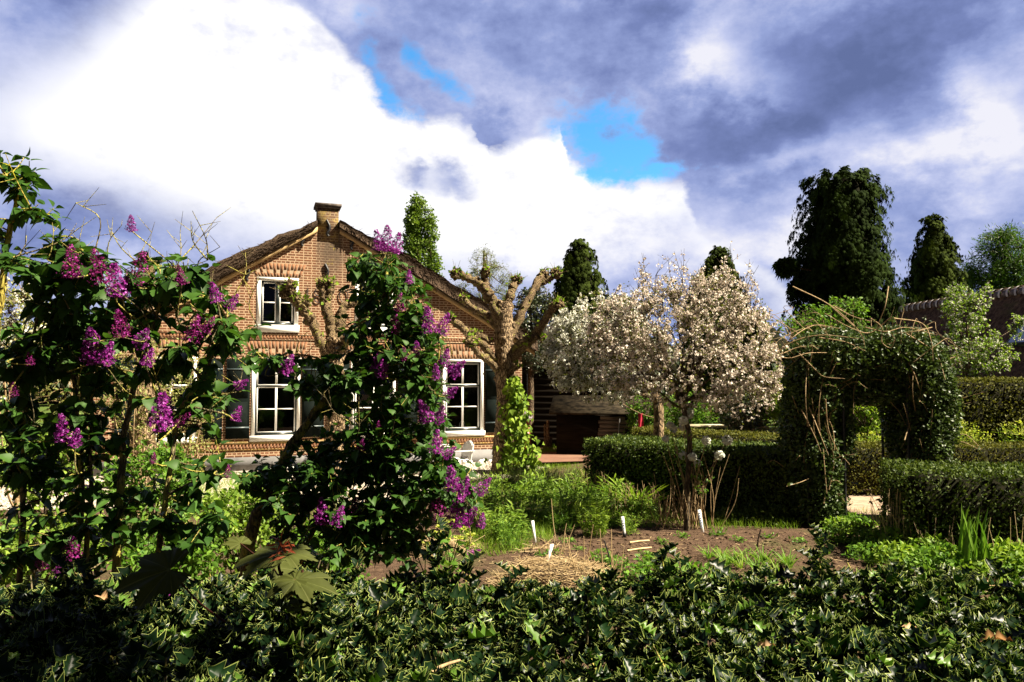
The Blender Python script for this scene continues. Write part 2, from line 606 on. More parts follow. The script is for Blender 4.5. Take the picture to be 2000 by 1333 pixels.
def bark_mat(name, a, b, lichen=None, lamt=0.5, scale=14.0, bump=0.9, stretch=(1, 1, 0.3)):
    m_, q, out = new_mat(name)
    v = q.obj()
    nz = q.noise(q.mapping(v, stretch), scale, 6, 0.68)
    vo = q.voro(q.mapping(v, stretch), scale * 1.6, 'DISTANCE_TO_EDGE')
    h = q.m('ADD', nz, q.m('MULTIPLY', q.ss(vo, 0.0, 0.25), 0.5))
    c = q.mix(q.ss(h, 0.5, 1.05), a, b)
    if lichen:
        ln = q.noise(v, 7.0, 5, 0.7)
        c = q.mix(q.ss(ln, lamt, lamt + 0.1), c, lichen)
    q.t.links.new(principled(q, c, 0.85, 0.2, q.bump(h, bump, 0.03)), out.inputs[0])
    return m_


M_bark = bark_mat('pollard_bark', (0.07, 0.045, 0.026), (0.36, 0.26, 0.155), (0.30, 0.26, 0.07), 0.62)
M_bark_knob = bark_mat('pollard_knob_bark', (0.035, 0.022, 0.012), (0.36, 0.255, 0.14), (0.34, 0.33, 0.08), 0.56, 26.0, 1.0, (1, 1, 1))
M_bark_dark = bark_mat('dark_bark', (0.05, 0.035, 0.022), (0.17, 0.12, 0.08))
M_bark_apple = bark_mat('apple_bark', (0.035, 0.026, 0.018), (0.13, 0.10, 0.06))
M_lilac_bark = bark_mat('lilac_bark', (0.07, 0.06, 0.03), (0.22, 0.18, 0.095), (0.38, 0.34, 0.07), 0.46, 30.0)
M_lichen_bark = bark_mat('lichen_bark', (0.25, 0.2, 0.03), (0.45, 0.38, 0.08), (0.55, 0.48, 0.04), 0.5, 30.0)
M_twig = solid_mat('bare_twig', (0.16, 0.105, 0.05), (0.40, 0.29, 0.16), 30, 0.8, 0.2)
M_dry = solid_mat('dry_stem', (0.42, 0.30, 0.15), (0.62, 0.48, 0.28), 30, 0.8, 0.2)
M_straw = leaf_mat('straw', (0.30, 0.20, 0.09), (0.62, 0.48, 0.27), 0.15, 0.7, 0.25, tcol=(1, 0.9, 0.6))

M_lilac = leaf_mat('lilac_leaf', (0.019, 0.055, 0.009), (0.052, 0.12, 0.019), 0.26, 0.5, 0.15)
M_lilac_flower = leaf_mat('lilac_flower', (0.14, 0.008, 0.11), (0.32, 0.034, 0.31), 0.2, 0.7, 0.06, third=((0.48, 0.17, 0.52), 0.84), tcol=(1.1, 0.7, 1.2))
M_lilac_bud = leaf_mat('lilac_bud', (0.085, 0.005, 0.045), (0.20, 0.015, 0.12), 0.15, 0.7, 0.06, third=((0.42, 0.06, 0.36), 0.8), tcol=(1.1, 0.6, 1.0))
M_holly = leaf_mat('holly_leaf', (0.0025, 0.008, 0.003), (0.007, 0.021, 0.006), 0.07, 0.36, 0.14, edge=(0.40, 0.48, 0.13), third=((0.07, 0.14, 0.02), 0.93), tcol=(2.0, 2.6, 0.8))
M_maple = leaf_mat('maple_leaf', (0.045, 0.054, 0.013), (0.07, 0.082, 0.02), 0.2, 0.6, 0.08, edge=(0.11, 0.12, 0.04))
M_maple_young = leaf_mat('young_red_leaf', (0.18, 0.03, 0.012), (0.25, 0.06, 0.02), 0.25, 0.5, 0.3)
M_redstalk = solid_mat('red_stalk', (0.06, 0.014, 0.008), (0.03, 0.012, 0.008), 20, 0.7, 0.1)
M_box = leaf_mat('hedge_leaf', (0.016, 0.036, 0.008), (0.10, 0.14, 0.026), 0.18, 0.5, 0.12)
M_box_olive = leaf_mat('olive_hedge_leaf', (0.04, 0.05, 0.010), (0.15, 0.15, 0.028), 0.2, 0.6, 0.1)
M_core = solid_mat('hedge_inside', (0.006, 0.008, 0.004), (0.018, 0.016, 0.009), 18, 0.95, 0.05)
M_arch = leaf_mat('climber_leaf', (0.018, 0.038, 0.008), (0.085, 0.13, 0.036), 0.18, 0.42, 0.25)
M_conifer = leaf_mat('conifer_spray', (0.006, 0.012, 0.003), (0.032, 0.056, 0.010), 0.1, 0.8, 0.03)
M_conifer2 = leaf_mat('conifer_spray_olive', (0.010, 0.018, 0.004), (0.055, 0.080, 0.014), 0.1, 0.8, 0.03)
M_evergreen = leaf_mat('evergreen_leaf', (0.02, 0.035, 0.016), (0.09, 0.11, 0.06), 0.15, 0.4, 0.5)
M_poplar = leaf_mat('poplar_leaf', (0.07, 0.13, 0.018), (0.17, 0.25, 0.04), 0.3, 0.5, 0.3)
M_birch = leaf_mat('birch_leaf', (0.10, 0.13, 0.03), (0.20, 0.22, 0.06), 0.35, 0.5, 0.3)
M_willow = leaf_mat('willow_leaf', (0.03, 0.075, 0.012), (0.07, 0.14, 0.02), 0.3, 0.5, 0.3)
M_lime = leaf_mat('young_green_leaf', (0.09, 0.17, 0.02), (0.24, 0.34, 0.04), 0.35, 0.5, 0.12)
M_green = leaf_mat('fresh_leaf', (0.055, 0.135, 0.018), (0.15, 0.27, 0.035), 0.32, 0.45, 0.12)
M_mid = leaf_mat('bed_leaf', (0.09, 0.18, 0.022), (0.24, 0.34, 0.055), 0.32, 0.45, 0.12)
M_greygreen = leaf_mat('grey_green_leaf', (0.09, 0.13, 0.05), (0.2, 0.24, 0.11), 0.3, 0.6, 0.2)
M_grass = leaf_mat('grass_blade', (0.10, 0.20, 0.020), (0.25, 0.37, 0.04), 0.35, 0.5, 0.12)
M_euph = leaf_mat('yellow_bract', (0.30, 0.35, 0.05), (0.45, 0.50, 0.09), 0.3, 0.6, 0.2)
M_white_bl = leaf_mat('pear_blossom', (0.62, 0.62, 0.55), (0.80, 0.80, 0.76), 0.25, 0.7, 0.15, edge=(0.6, 0.62, 0.35), tcol=(1, 1, 0.95))
M_pink_bl = leaf_mat('apple_blossom', (0.66, 0.58, 0.50), (0.84, 0.80, 0.74), 0.25, 0.7, 0.15, edge=(0.75, 0.62, 0.42), tcol=(1, 0.93, 0.9))
M_pom = leaf_mat('snowball_petal', (0.62, 0.64, 0.52), (0.8, 0.8, 0.74), 0.2, 0.7, 0.15, tcol=(1, 1, 0.95))
M_apple_leaf = leaf_mat('olive_spring_leaf', (0.07, 0.085, 0.018), (0.17, 0.18, 0.04), 0.3, 0.5, 0.3)
M_deadleaf = leaf_mat('dead_leaf', (0.36, 0.19, 0.07), (0.62, 0.42, 0.24), 0.2, 0.6, 0.3, tcol=(1, 0.8, 0.5))
M_twiggy = leaf_mat('pale_shrub_leaf', (0.12, 0.16, 0.03), (0.34, 0.36, 0.12), 0.3, 0.5, 0.3)


# ------------------------------------------------------------------ masonry and house materials
def brick_mat(name, c1, c2, mortar, bw=0.2, rh=0.066, ms=0.013, stain=False, vertical=False, grime=None):
    m_, q, out = new_mat(name)
    ob = q.obj()
    s_ = q.node('ShaderNodeSeparateXYZ'); q.put(s_.inputs[0], ob)
    cb = q.node('ShaderNodeCombineXYZ')
    xx = q.m('ADD', s_.outputs[0], s_.outputs[1])
    if vertical:
        q.put(cb.inputs[0], s_.outputs[2]); q.put(cb.inputs[1], xx)
    else:
        q.put(cb.inputs[0], xx); q.put(cb.inputs[1], s_.outputs[2])
    wob = q.noise(ob, 6.0, 2, 0.5, out=1)
    vec = q.node('ShaderNodeVectorMath', operation='ADD')
    wv = q.node('ShaderNodeVectorMath', operation='SCALE'); q.put(wv.inputs[0], wob); wv.inputs['Scale'].default_value = 0.008
    q.put(vec.inputs[0], cb.outputs[0]); q.put(vec.inputs[1], wv.outputs[0])
    br = q.node('ShaderNodeTexBrick')
    br.offset = 0.5; br.squash = 0.55; br.squash_frequency = 2
    q.put(br.inputs['Vector'], vec.outputs[0])
    br.inputs['Scale'].default_value = 1.0
    br.inputs['Brick Width'].default_value = bw
    br.inputs['Row Height'].default_value = rh
    br.inputs['Mortar Size'].default_value = ms
    br.inputs['Mortar Smooth'].default_value = 0.3
    br.inputs['Bias'].default_value = -0.1
    q.put(br.inputs['Color1'], c1); q.put(br.inputs['Color2'], c2); q.put(br.inputs['Mortar'], mortar)
    nz = q.noise(ob, 11.0, 6, 0.7)
    c = q.mix(1.0, br.outputs[0], q.mix(nz, (0.55, 0.55, 0.55), (1.4, 1.35, 1.3)), 'MULTIPLY')
    big = q.noise(ob, 0.9, 4, 0.6)
    c = q.mix(q.ss(big, 0.45, 0.75, 0.0, 0.35), c, q.mix(1.0, c, (0.8, 0.62, 0.5), 'MULTIPLY'))
    if stain:   # weathered grey streak running down from the chimney, with lichen
        n2_ = q.noise(q.mapping(ob, (3.0, 1, 0.8)), 2.2, 6, 0.7)
        ax = q.m('ABSOLUTE', q.m('ADD', s_.outputs[0], -0.1))
        k1 = q.ss(q.m('ADD', ax, q.m('MULTIPLY', n2_, 0.9)), 0.55, 1.05, 1.0, 0.0)
        k2 = q.ss(s_.outputs[2], 4.5, 5.7)
        c = q.mix(q.m('MULTIPLY', q.m('MULTIPLY', k1, k2), 0.9), c, q.mix(nz, (0.04, 0.03, 0.024), (0.17, 0.125, 0.085)))
        k3 = q.m('MULTIPLY', q.ss(ax, 0.06, 0.22, 1.0, 0.0), q.m('MULTIPLY', q.ss(q.noise(ob, 5.0, 5, 0.7), 0.55, 0.66), q.ss(s_.outputs[2], 5.0, 5.6)))
        c = q.mix(q.m('MULTIPLY', k3, 0.8), c, (0.42, 0.34, 0.03))
    if grime:
        c = q.mix(q.ss(q.noise(ob, 3.5, 6, 0.72), 0.45, 0.62, 0, grime[1]), c, grime[0])
    h = q.m('ADD', q.m('MULTIPLY', q.m('SUBTRACT', 1.0, br.outputs['Fac']), 0.7), q.m('MULTIPLY', nz, 0.5))
    q.t.links.new(principled(q, c, 0.9, 0.15, q.bump(h, 0.7, 0.012)), out.inputs[0])
    return m_


M_brick = brick_mat('brickwork', (0.20, 0.090, 0.050), (0.12, 0.055, 0.033), (0.47, 0.355, 0.24), stain=True)
M_brick_arch = brick_mat('arch_brickwork', (0.40, 0.17, 0.09), (0.26, 0.10, 0.06), (0.72, 0.55, 0.40), 0.2, 0.075, 0.012, vertical=True)
M_brick_old = brick_mat('chimney_brickwork', (0.095, 0.05, 0.034), (0.06, 0.034, 0.024), (0.17, 0.13, 0.09), stain=False, grime=((0.34, 0.25, 0.07), 0.5))
M_brick_sill = brick_mat('sill_brickwork', (0.30, 0.18, 0.07), (0.2, 0.12, 0.05), (0.42, 0.32, 0.17), 0.2, 0.07, 0.012, grime=((0.26, 0.21, 0.06), 0.6))
M_tooth = solid_mat('toothed_brick', (0.15, 0.068, 0.038), (0.25, 0.13, 0.07), 9, 0.9, 0.15, 0.4, 0.01)
M_plinth = solid_mat('plinth_render', (0.15, 0.148, 0.15), (0.20, 0.196, 0.198), 3, 0.85, 0.2, 0.2, 0.01)
M_white = solid_mat('white_paint', (0.78, 0.77, 0.74), (0.84, 0.83, 0.80), 8, 0.45, 0.4, 0.05)
M_cream = solid_mat('cream_paint', (0.62, 0.54, 0.33), (0.70, 0.63, 0.42), 6, 0.5, 0.4, 0.05)
M_sash = solid_mat('black_green_paint', (0.006, 0.010, 0.009), (0.010, 0.016, 0.014), 8, 0.3, 0.5)
M_shutter = solid_mat('shutter_paint', (0.005, 0.008, 0.007), (0.008, 0.011, 0.010), 5, 0.85, 0.03, 0.0)
M_iron = solid_mat('black_iron', (0.008, 0.008, 0.010), (0.02, 0.02, 0.024), 20, 0.45, 0.5, 0.3)
M_hinge = solid_mat('hinge_paint', (0.05, 0.075, 0.085), (0.08, 0.11, 0.12), 12, 0.4, 0.5)
M_wood = solid_mat('verge_board', (0.38, 0.25, 0.11), (0.50, 0.36, 0.18), 5, 0.7, 0.3, 0.3, 0.01, (1, 1, 1))
M_barn = solid_mat('dark_boards', (0.006, 0.005, 0.004), (0.014, 0.011, 0.008), 6, 0.9, 0.02, 0.4, 0.01, (0.3, 0.3, 3))  # near-black: the barn wall's shade is put into the board colour
M_room = solid_mat('room_dark', (0.02, 0.017, 0.014), (0.03, 0.026, 0.02), 2, 0.9, 0.1)
M_lilac_item = solid_mat('clay_pot', (0.5, 0.36, 0.2), (0.6, 0.42, 0.25), 8, 0.6)

m_, q, out = new_mat('thatch')
M_thatch = m_
ob = q.obj()
a1 = q.noise(q.mapping(ob, (4, 1, 4)), 5.0, 7, 0.75)
a2 = q.noise(ob, 30.0, 4, 0.7)
h = q.m('ADD', q.m('MULTIPLY', a1, 0.7), q.m('MULTIPLY', a2, 0.6))
c = q.mix(q.ss(h, 0.42, 0.85), (0.016, 0.011, 0.008), (0.12, 0.082, 0.056))
c = q.mix(q.ss(q.noise(ob, 1.5, 5, 0.7), 0.55, 0.7, 0, 0.5), c, (0.13, 0.11, 0.05))
q.t.links.new(principled(q, c, 0.95, 0.1, q.bump(h, 1.0, 0.06)), out.inputs[0])

m_, q, out = new_mat('window_glass')
M_glass = m_
g = q.node('ShaderNodeBsdfGlossy'); g.inputs['Roughness'].default_value = 0.015; g.inputs[0].default_value = (0.9, 0.95, 1, 1)
tp = q.node('ShaderNodeBsdfTransparent'); tp.inputs[0].default_value = (0.75, 0.8, 0.78, 1)
fr = q.node('ShaderNodeFresnel'); fr.inputs[0].default_value = 1.5
mx = q.node('ShaderNodeMixShader')
q.put(mx.inputs[0], fr.outputs[0])
q.t.links.new(tp.outputs[0], mx.inputs[1]); q.t.links.new(g.outputs[0], mx.inputs[2]); q.t.links.new(mx.outputs[0], out.inputs[0])

# ------------------------------------------------------------------ ground, terrace, drive, path
m_, q, out = new_mat('ground_soil')
M_soil = m_
ps = q.pos()
n_a = q.noise(ps, 0.7, 6, 0.65); n_b = q.noise(ps, 9.0, 7, 0.72); n_c = q.noise(ps, 55.0, 4, 0.7)
peb = q.voro(ps, 26.0)
h = q.m('ADD', q.m('MULTIPLY', n_b, 0.8), q.m('MULTIPLY', n_c, 0.4))
c = q.mix(q.ss(h, 0.42, 0.8), (0.04, 0.025, 0.016), (0.135, 0.086, 0.056))
c = q.mix(q.ss(n_a, 0.52, 0.66, 0, 0.5), c, (0.07, 0.085, 0.025))
c = q.mix(q.m('MULTIPLY', q.ss(peb, 0.05, 0.16, 1, 0), q.ss(q.noise(ps, 3.0, 3, 0.6), 0.5, 0.62)), c, (0.30, 0.22, 0.15))
q.t.links.new(principled(q, c, 0.95, 0.1, q.bump(h, 1.0, 0.05)), out.inputs[0])

m_, q, out = new_mat('far_meadow')
M_meadow = m_
ps = q.pos()
c = q.mix(q.noise(ps, 0.6, 6, 0.7), (0.03, 0.06, 0.012), (0.10, 0.14, 0.03))
q.t.links.new(principled(q, c, 0.95, 0.1), out.inputs[0])

m_, q, out = new_mat('white_gravel')
M_gravel = m_
ps = q.pos()
vo = q.voro(ps, 28.0); vc = q.voro(ps, 28.0, 'F1', 'Color')
nz = q.noise(ps, 1.6, 6, 0.7)
c = q.mix(q.ss(vo, 0.25, 0.6), q.mix(vc, (0.62, 0.57, 0.5), (0.84, 0.81, 0.76)), (0.25, 0.19, 0.13))
c = q.mix(q.ss(nz, 0.56, 0.68, 0, 0.7), c, (0.24, 0.16, 0.09))
q.t.links.new(principled(q, c, 0.9, 0.15, q.bump(q.m('SUBTRACT', 1.0, vo), 0.8, 0.03)), out.inputs[0])

m_, q, out = new_mat('drive_bricks')
M_drive = m_
ps = q.pos()
br = q.node('ShaderNodeTexBrick'); q.put(br.inputs['Vector'], q.mapping(ps, rot=(0, 0, 0.5)))
br.inputs['Scale'].default_value = 1.0; br.inputs['Brick Width'].default_value = 0.2; br.inputs['Row Height'].default_value = 0.07; br.inputs['Mortar Size'].default_value = 0.006
q.put(br.inputs['Color1'], (0.20, 0.095, 0.065)); q.put(br.inputs['Color2'], (0.15, 0.075, 0.055)); q.put(br.inputs['Mortar'], (0.12, 0.09, 0.06))
c = q.mix(q.ss(q.noise(ps, 1.2, 5, 0.7), 0.4, 0.7, 0, 0.6), br.outputs[0], (0.24, 0.15, 0.10))
q.t.links.new(principled(q, c, 0.9, 0.15), out.inputs[0])
M_path = solid_mat('sandy_path', (0.25, 0.18, 0.13), (0.38, 0.29, 0.21), 6.0, 0.95, 0.1, 0.4, 0.02, space='pos')


def sheet(name, poly, z, mat, label=None, jitter=0.0, sub=6):
    """flat ground sheet with an uneven outline"""
    pts = []
    n = len(poly)
    for i in range(n):
        a, b = np.array(poly[i], float), np.array(poly[(i + 1) % n], float)
        for k in range(sub):
            p = a + (b - a) * k / sub
            pts.append((p[0] + jitter * rng.standard_normal(), p[1] + jitter * rng.standard_normal(), z))
    mb = MB(); mb.add(pts, [list(range(len(pts)))])
    o = mb.build(name, mat)
    return tag(o, kind='structure')


mb = MB(); mb.quad((-600, -60, 0), (600, -60, 0), (600, 900, 0), (-600, 900, 0))
tag(mb.build('ground', M_soil), kind='structure')


def g2(px, py):
    return tuple(G(px, py)[:2])


sheet('meadow', [(-300, 26), (300, 26), (300, 600), (-300, 600)], 0.004, M_meadow)
sheet('gravel_terrace', [(-13.0, 12.8), (-7.0, 13.2), (-2.9, 13.6), (-0.6, 14.9), (-0.25, 16.8), (0.3, 18.0), (0.9, 19.4), (0.5, 21.2), (-4.8, 19.25), (-9.9, 17.5), (-13.0, 16.0)], 0.004, M_gravel, jitter=0.06)
sheet('brick_drive', [g2(1000, 906), (0.9, 19.4), (0.6, 21.3), (0.5, 25.0), (3.2, 24.0), g2(1180, 905)], 0.008, M_drive, jitter=0.03)
sheet('garden_path', [(5.25, 11.2), (6.2, 11.2), (7.2, 13.4), (9.5, 14.0), (14, 14.1), (14, 14.8), (4.2, 14.9), (4.0, 14.2), (6.0, 13.6)], 0.008, M_path, jitter=0.04)

# ------------------------------------------------------------------ the farmhouse
TH = R(18.95)
HC = np.array([-4.845, 19.3, 0.0])
hu = np.array([math.cos(TH), math.sin(TH), 0]); hn = np.array([-math.sin(TH), math.cos(TH), 0])
house = empty('farmhouse', HC, 'brick farmhouse with thatched roof, white windows and black shutters behind the lilacs', 'house', rz=TH)


def HU(px, py):
    """facade coordinates (u, z) of a sight line"""
    r_ = (px - 1000) / FPX
    v = (666.5 - py) / FPX
    k = math.cos(PITCH) - v * math.sin(PITCH)
    rr = r_ / k
    u = (rr * HC[1] - HC[0]) / (hu[0] - rr * hu[1])
    Y = HC[1] + u * hu[1]
    return u, P(px, py, Y)[2]


HW = 5.42
AP = 6.42
SR, SL = 0.575, 0.63
LOWZ = (0.74, 2.84)
UPZ = (3.50, 4.90)
LW, UW = 1.2, 1.03
LOWU = (-3.695, -1.232, 1.232, 3.695)
UPU = (-1.232, 1.232)


def roofz(u):
    return AP - (SR * u if u > 0 else -SL * u)


holes = [(u - LW / 2, u + LW / 2) + LOWZ for u in LOWU] + [(u - UW / 2, u + UW / 2) + UPZ for u in UPU]
mb = MB()
us = sorted({-HW, HW, 0.0} | {round(h_[0], 4) for h_ in holes} | {round(h_[1], 4) for h_ in holes})
for a, b in zip(us[:-1], us[1:]):
    mid = (a + b) / 2
    hz = sorted([(h_[2], h_[3]) for h_ in holes if h_[0] - 1e-3 < mid < h_[1] + 1e-3])
    z0 = 0.0
    for z1, z2 in hz:
        mb.quad((a, 0, z0), (b, 0, z0), (b, 0, z1), (a, 0, z1)); z0 = z2
    mb.quad((a, 0, z0), (b, 0, z0), (b, 0, roofz(b)), (a, 0, roofz(a)))
for a, b, z1, z2 in holes:
    D = 0.13
    mb.quad((a, 0, z1), (a, 0, z2), (a, D, z2), (a, D, z1)); mb.quad((b, 0, z2), (b, 0, z1), (b, D, z1), (b, D, z2))
    mb.quad((a, 0, z2), (b, 0, z2), (b, D, z2), (a, D, z2)); mb.quad((a, 0, z1), (a, D, z1), (b, D, z1), (b, 0, z1))
HD = 12.0
mb.quad((HW, 0, 0), (HW, HD, 0), (HW, HD, roofz(HW)), (HW, 0, roofz(HW)))
mb.quad((-HW, HD, 0), (-HW, 0, 0), (-HW, 0, roofz(-HW)), (-HW, HD, roofz(-HW)))
mb.add([(-HW, HD, 0), (HW, HD, 0), (HW, HD, roofz(HW)), (0, HD, AP), (-HW, HD, roofz(-HW))], [[1, 0, 4, 3, 2]])
wall = mb.build('wall', M_brick, house)
tag(MB().box(-HW - 0.035, HW + 0.035, -0.035, 0.4, 0.0, 0.335).build('plinth', M_plinth, house))

# band of projecting bricks below the upper windows, and sill bands below the lower ones
mb = MB()
mb.box(-HW, HW, -0.02, 0.0, 3.405, 3.455); mb.box(-HW, HW, -0.02, 0.0, 3.285, 3.315)
mt = MB()
u = -HW + 0.03
while u < HW - 0.03:
    a_ = R(24)
    c_, s_ = math.cos(a_), math.sin(a_)
    pv = [(u, -0.002), (u + 0.055, -0.002 - 0.03), (u + 0.062, -0.002)]
    mt.add([(p[0], p[1], z) for z in (3.318, 3.402) for p in pv], [[0, 1, 4, 3], [1, 2, 5, 4], [3, 4, 5], [0, 2, 1]])
    u += 0.078
mb.build('brick_band', M_brick, house)
mt.build('toothed_course', M_tooth, house)
mb = MB(); mt = MB()
for i, uu in enumerate([(-HW, HW)]):
    mb.box(uu[0], uu[1], -0.03, 0.0, 0.655, 0.725); mb.box(uu[0], uu[1], -0.02, 0.0, 0.50, 0.535)
    u = uu[0] + 0.03
    while u < uu[1] - 0.03:
        pv = [(u, -0.002), (u + 0.05, -0.036), (u + 0.06, -0.002)]
        mt.add([(p[0], p[1], z) for z in (0.537, 0.653) for p in pv], [[0, 1, 4, 3], [1, 2, 5, 4], [3, 4, 5], [0, 2, 1]])
        u += 0.082
mb.build('sill_band', M_brick_sill, house)
mt.build('toothed_course', M_tooth, house)


# flat arches of bricks on end over the windows
def arch(u0, z0, wd, h_, splay, n):
    mb_ = MB()
    for i in range(n):
        a, b = (i + 0.08) / n, (i + 0.92) / n
        xa0, xb0 = u0 - wd / 2 + wd * a, u0 - wd / 2 + wd * b
        w2 = wd + 2 * splay
        xa1, xb1 = u0 - w2 / 2 + w2 * a, u0 - w2 / 2 + w2 * b
        nn = 2
        for k in range(nn):
            t0, t1 = (k + 0.04) / nn, (k + 0.96) / nn
            if (i + k) % 2: t0, t1 = (0.0, 0.26) if k == 0 else (0.29, 0.97)
            L_ = lambda p, q_, t: p + (q_ - p) * t
            pr = 0.0055 + 0.001 * rng.random()
            A = [(L_(xa0, xa1, t0), z0 + h_ * t0), (L_(xb0, xb1, t0), z0 + h_ * t0), (L_(xb0, xb1, t1), z0 + h_ * t1), (L_(xa0, xa1, t1), z0 + h_ * t1)]
            v = [(x, -pr, z) for x, z in A] + [(x, -0.0045, z) for x, z in A]
            tv = rng.random()
            mb_.add(v, [[0, 1, 2, 3], [4, 5, 1, 0], [5, 6, 2, 1], [6, 7, 3, 2], [7, 4, 0, 3]], (tv, 0, tv), 0)
    # mortar bed behind
    mb_.add([(u0 - wd / 2, -0.0045, z0), (u0 + wd / 2, -0.0045, z0), (u0 + wd / 2 + splay, -0.0045, z0 + h_), (u0 - wd / 2 - splay, -0.0045, z0 + h_)], [[0, 1, 2, 3]], None, 1)
    return mb_.build('brick_arch', [M_tooth, M_mortar], house)


M_mortar = solid_mat('mortar', (0.38, 0.29, 0.20), (0.47, 0.36, 0.25), 20, 0.95, 0.1)
for uu in LOWU: arch(uu, LOWZ[1] + 0.012, 1.30, 0.42, 0.12, 17)
for uu in UPU: arch(uu, UPZ[1] + 0.012, 1.10, 0.36, 0.16, 15)


def bar(mb_, x0, x1, z0, z1, y0, y1, mat=0):
    mb_.box(x0, x1, y0, y1, z0, z1, mat)


def window(u0, wd, zr, lower):
    z0, z1 = zr
    a, b = u0 - wd / 2 + 0.004, u0 + wd / 2 - 0.004
    z0 += 0.004; z1 -= 0.004
    fw, ft, fb = (0.088, 0.075, 0.12) if lower else (0.10, 0.09, 0.17)
    mb_ = MB()
    bar(mb_, a, a + fw, z0 + fb, z1 - ft, -0.012, 0.12); bar(mb_, b - fw, b, z0 + fb, z1 - ft, -0.012, 0.12)
    bar(mb_, a, b, z1 - ft, z1, -0.012, 0.12)
    bar(mb_, a - 0.03, b + 0.03, z0 - 0.02, z0 + fb, -0.05, 0.12)
    win = mb_.build('window', M_white, house)
    x0, x1, s0, s1 = a + fw, b - fw, z0 + fb, z1 - ft
    sd_ = 0.035
    mb_ = MB()
    bar(mb_, x0, x0 + sd_, s0, s1, 0.045, 0.1); bar(mb_, x1 - sd_, x1, s0, s1, 0.045, 0.1)
    bar(mb_, x0 + sd_, x1 - sd_, s1 - sd_, s1, 0.045, 0.1); bar(mb_, x0 + sd_, x1 - sd_, s0, s0 + 0.065, 0.04, 0.1)
    xm = (x0 + x1) / 2
    gb = MB()
    X0, X1, Z0, Z1 = x0 + sd_, x1 - sd_, s0 + 0.065, s1 - sd_
    t = 0.028
    if lower:
        h3 = (Z1 - Z0) / 3
        bar(mb_, X0, X1, Z0 + 2 * h3 - 0.03, Z0 + 2 * h3, 0.05, 0.1)
        groups = [((X0, X1), (Z0, Z0 + 2 * h3 - 0.03), [Z0 + h3]), ((X0, X1), (Z0 + 2 * h3, Z1), [])]
        for (p0, p1), (q0, q1), cross in groups:
            bar(gb, p0, p0 + t, q0, q1, 0.062, 0.1); bar(gb, p1 - t, p1, q0, q1, 0.062, 0.1)
            bar(gb, p0 + t, p1 - t, q1 - t, q1, 0.062, 0.1); bar(gb, p0 + t, p1 - t, q0, q0 + t, 0.062, 0.1)
            bar(gb, xm - 0.026, xm - 0.004, q0 + t, q1 - t, 0.06, 0.1); bar(gb, xm + 0.004, xm + 0.026, q0 + t, q1 - t, 0.06, 0.1)
            for zc in cross:
                bar(gb, p0 + t, xm - 0.026, zc - t / 2, zc + t / 2, 0.06, 0.1); bar(gb, xm + 0.026, p1 - t, zc - t / 2, zc + t / 2, 0.06, 0.1)
    else:
        bar(mb_, xm - 0.04, xm + 0.04, Z0, Z1, 0.04, 0.1)
        zc = Z0 + (Z1 - Z0) * 0.5
        for p0, p1 in ((X0, xm - 0.04), (xm + 0.04, X1)):
            bar(gb, p0, p0 + t, Z0, Z1, 0.062, 0.1); bar(gb, p1 - t, p1, Z0, Z1, 0.062, 0.1)
            bar(gb, p0 + t, p1 - t, Z1 - t, Z1, 0.062, 0.1); bar(gb, p0 + t, p1 - t, Z0, Z0 + t, 0.062, 0.1)
            bar(gb, p0 + t, p1 - t, zc - t / 2, zc + t / 2, 0.06, 0.1)
    mb_.build('sash', M_sash, win)
    gb.build('glazing_bar', M_white, win)
    pm = MB(); pm.quad((X0, 0.085, Z0), (X1, 0.085, Z0), (X1, 0.085, Z1), (X0, 0.085, Z1))
    pm.build('pane', M_glass, win)
    return win


for uu in LOWU: window(uu, LW, LOWZ, True)
for uu in UPU: window(uu, UW, UPZ, False)
# dark rooms behind the panes
mb = MB()
for z0, z1, u0, u1 in ((0.45, 3.05, -HW + 0.2, HW - 0.2), (3.2, 4.95, -2.3, 2.3)):
    mb.quad((u0, 3.5, z0), (u1, 3.5, z0), (u1, 3.5, z1), (u0, 3.5, z1)); mb.quad((u0, 0.14, z0), (u1, 0.14, z0), (u1, 3.5, z0), (u0, 3.5, z0))
    mb.quad((u0, 0.14, z1), (u0, 3.5, z1), (u1, 3.5, z1), (u1, 0.14, z1))
    mb.quad((u0, 0.14, z0), (u0, 3.5, z0), (u0, 3.5, z1), (u0, 0.14, z1)); mb.quad((u1, 0.14, z0), (u1, 0.14, z1), (u1, 3.5, z1), (u1, 3.5, z0))
mb.build('room', M_room, house)
# things standing on the window sills indoors
mb = MB()
mb.box(3.2, 4.2, 0.16, 0.5, 0.80, 0.83)
mb.build('window_board', M_white, house)
t = empty('basket', HC + hu * 3.75 + hn * 0.3 + np.array([0, 0, 0.83]), 'small basket with a hooped handle inside the right window', 'basket', rz=TH)
mb = MB(); mb.tube([(0, 0, 0), (0, 0, 0.10)], [0.075, 0.09], 12); mb.build('bowl', M_dry, t)
mb = MB(); mb.tube([(0.085 * math.cos(a), 0, 0.1 + 0.2 * math.sin(a)) for a in np.linspace(0, math.pi, 12)], 0.008, 6); mb.build('handle', M_white, t)
t = empty('jar', HC + hu * 3.52 + hn * 0.27 + np.array([0, 0, 0.83]), 'brown and white jar beside the basket inside the right window', 'jar', rz=TH)
mb = MB(); mb.tube([(0, 0, 0), (0, 0, 0.03), (0, 0, 0.09), (0, 0, 0.12)], [0.05, 0.065, 0.06, 0.04], 12); mb.build('body', M_lilac_item, t, True)
mb = MB(); mb.tube([(0, 0, 0.12), (0, 0, 0.17)], [0.035, 0.035], 12); mb.build('lid', M_white, t, True)

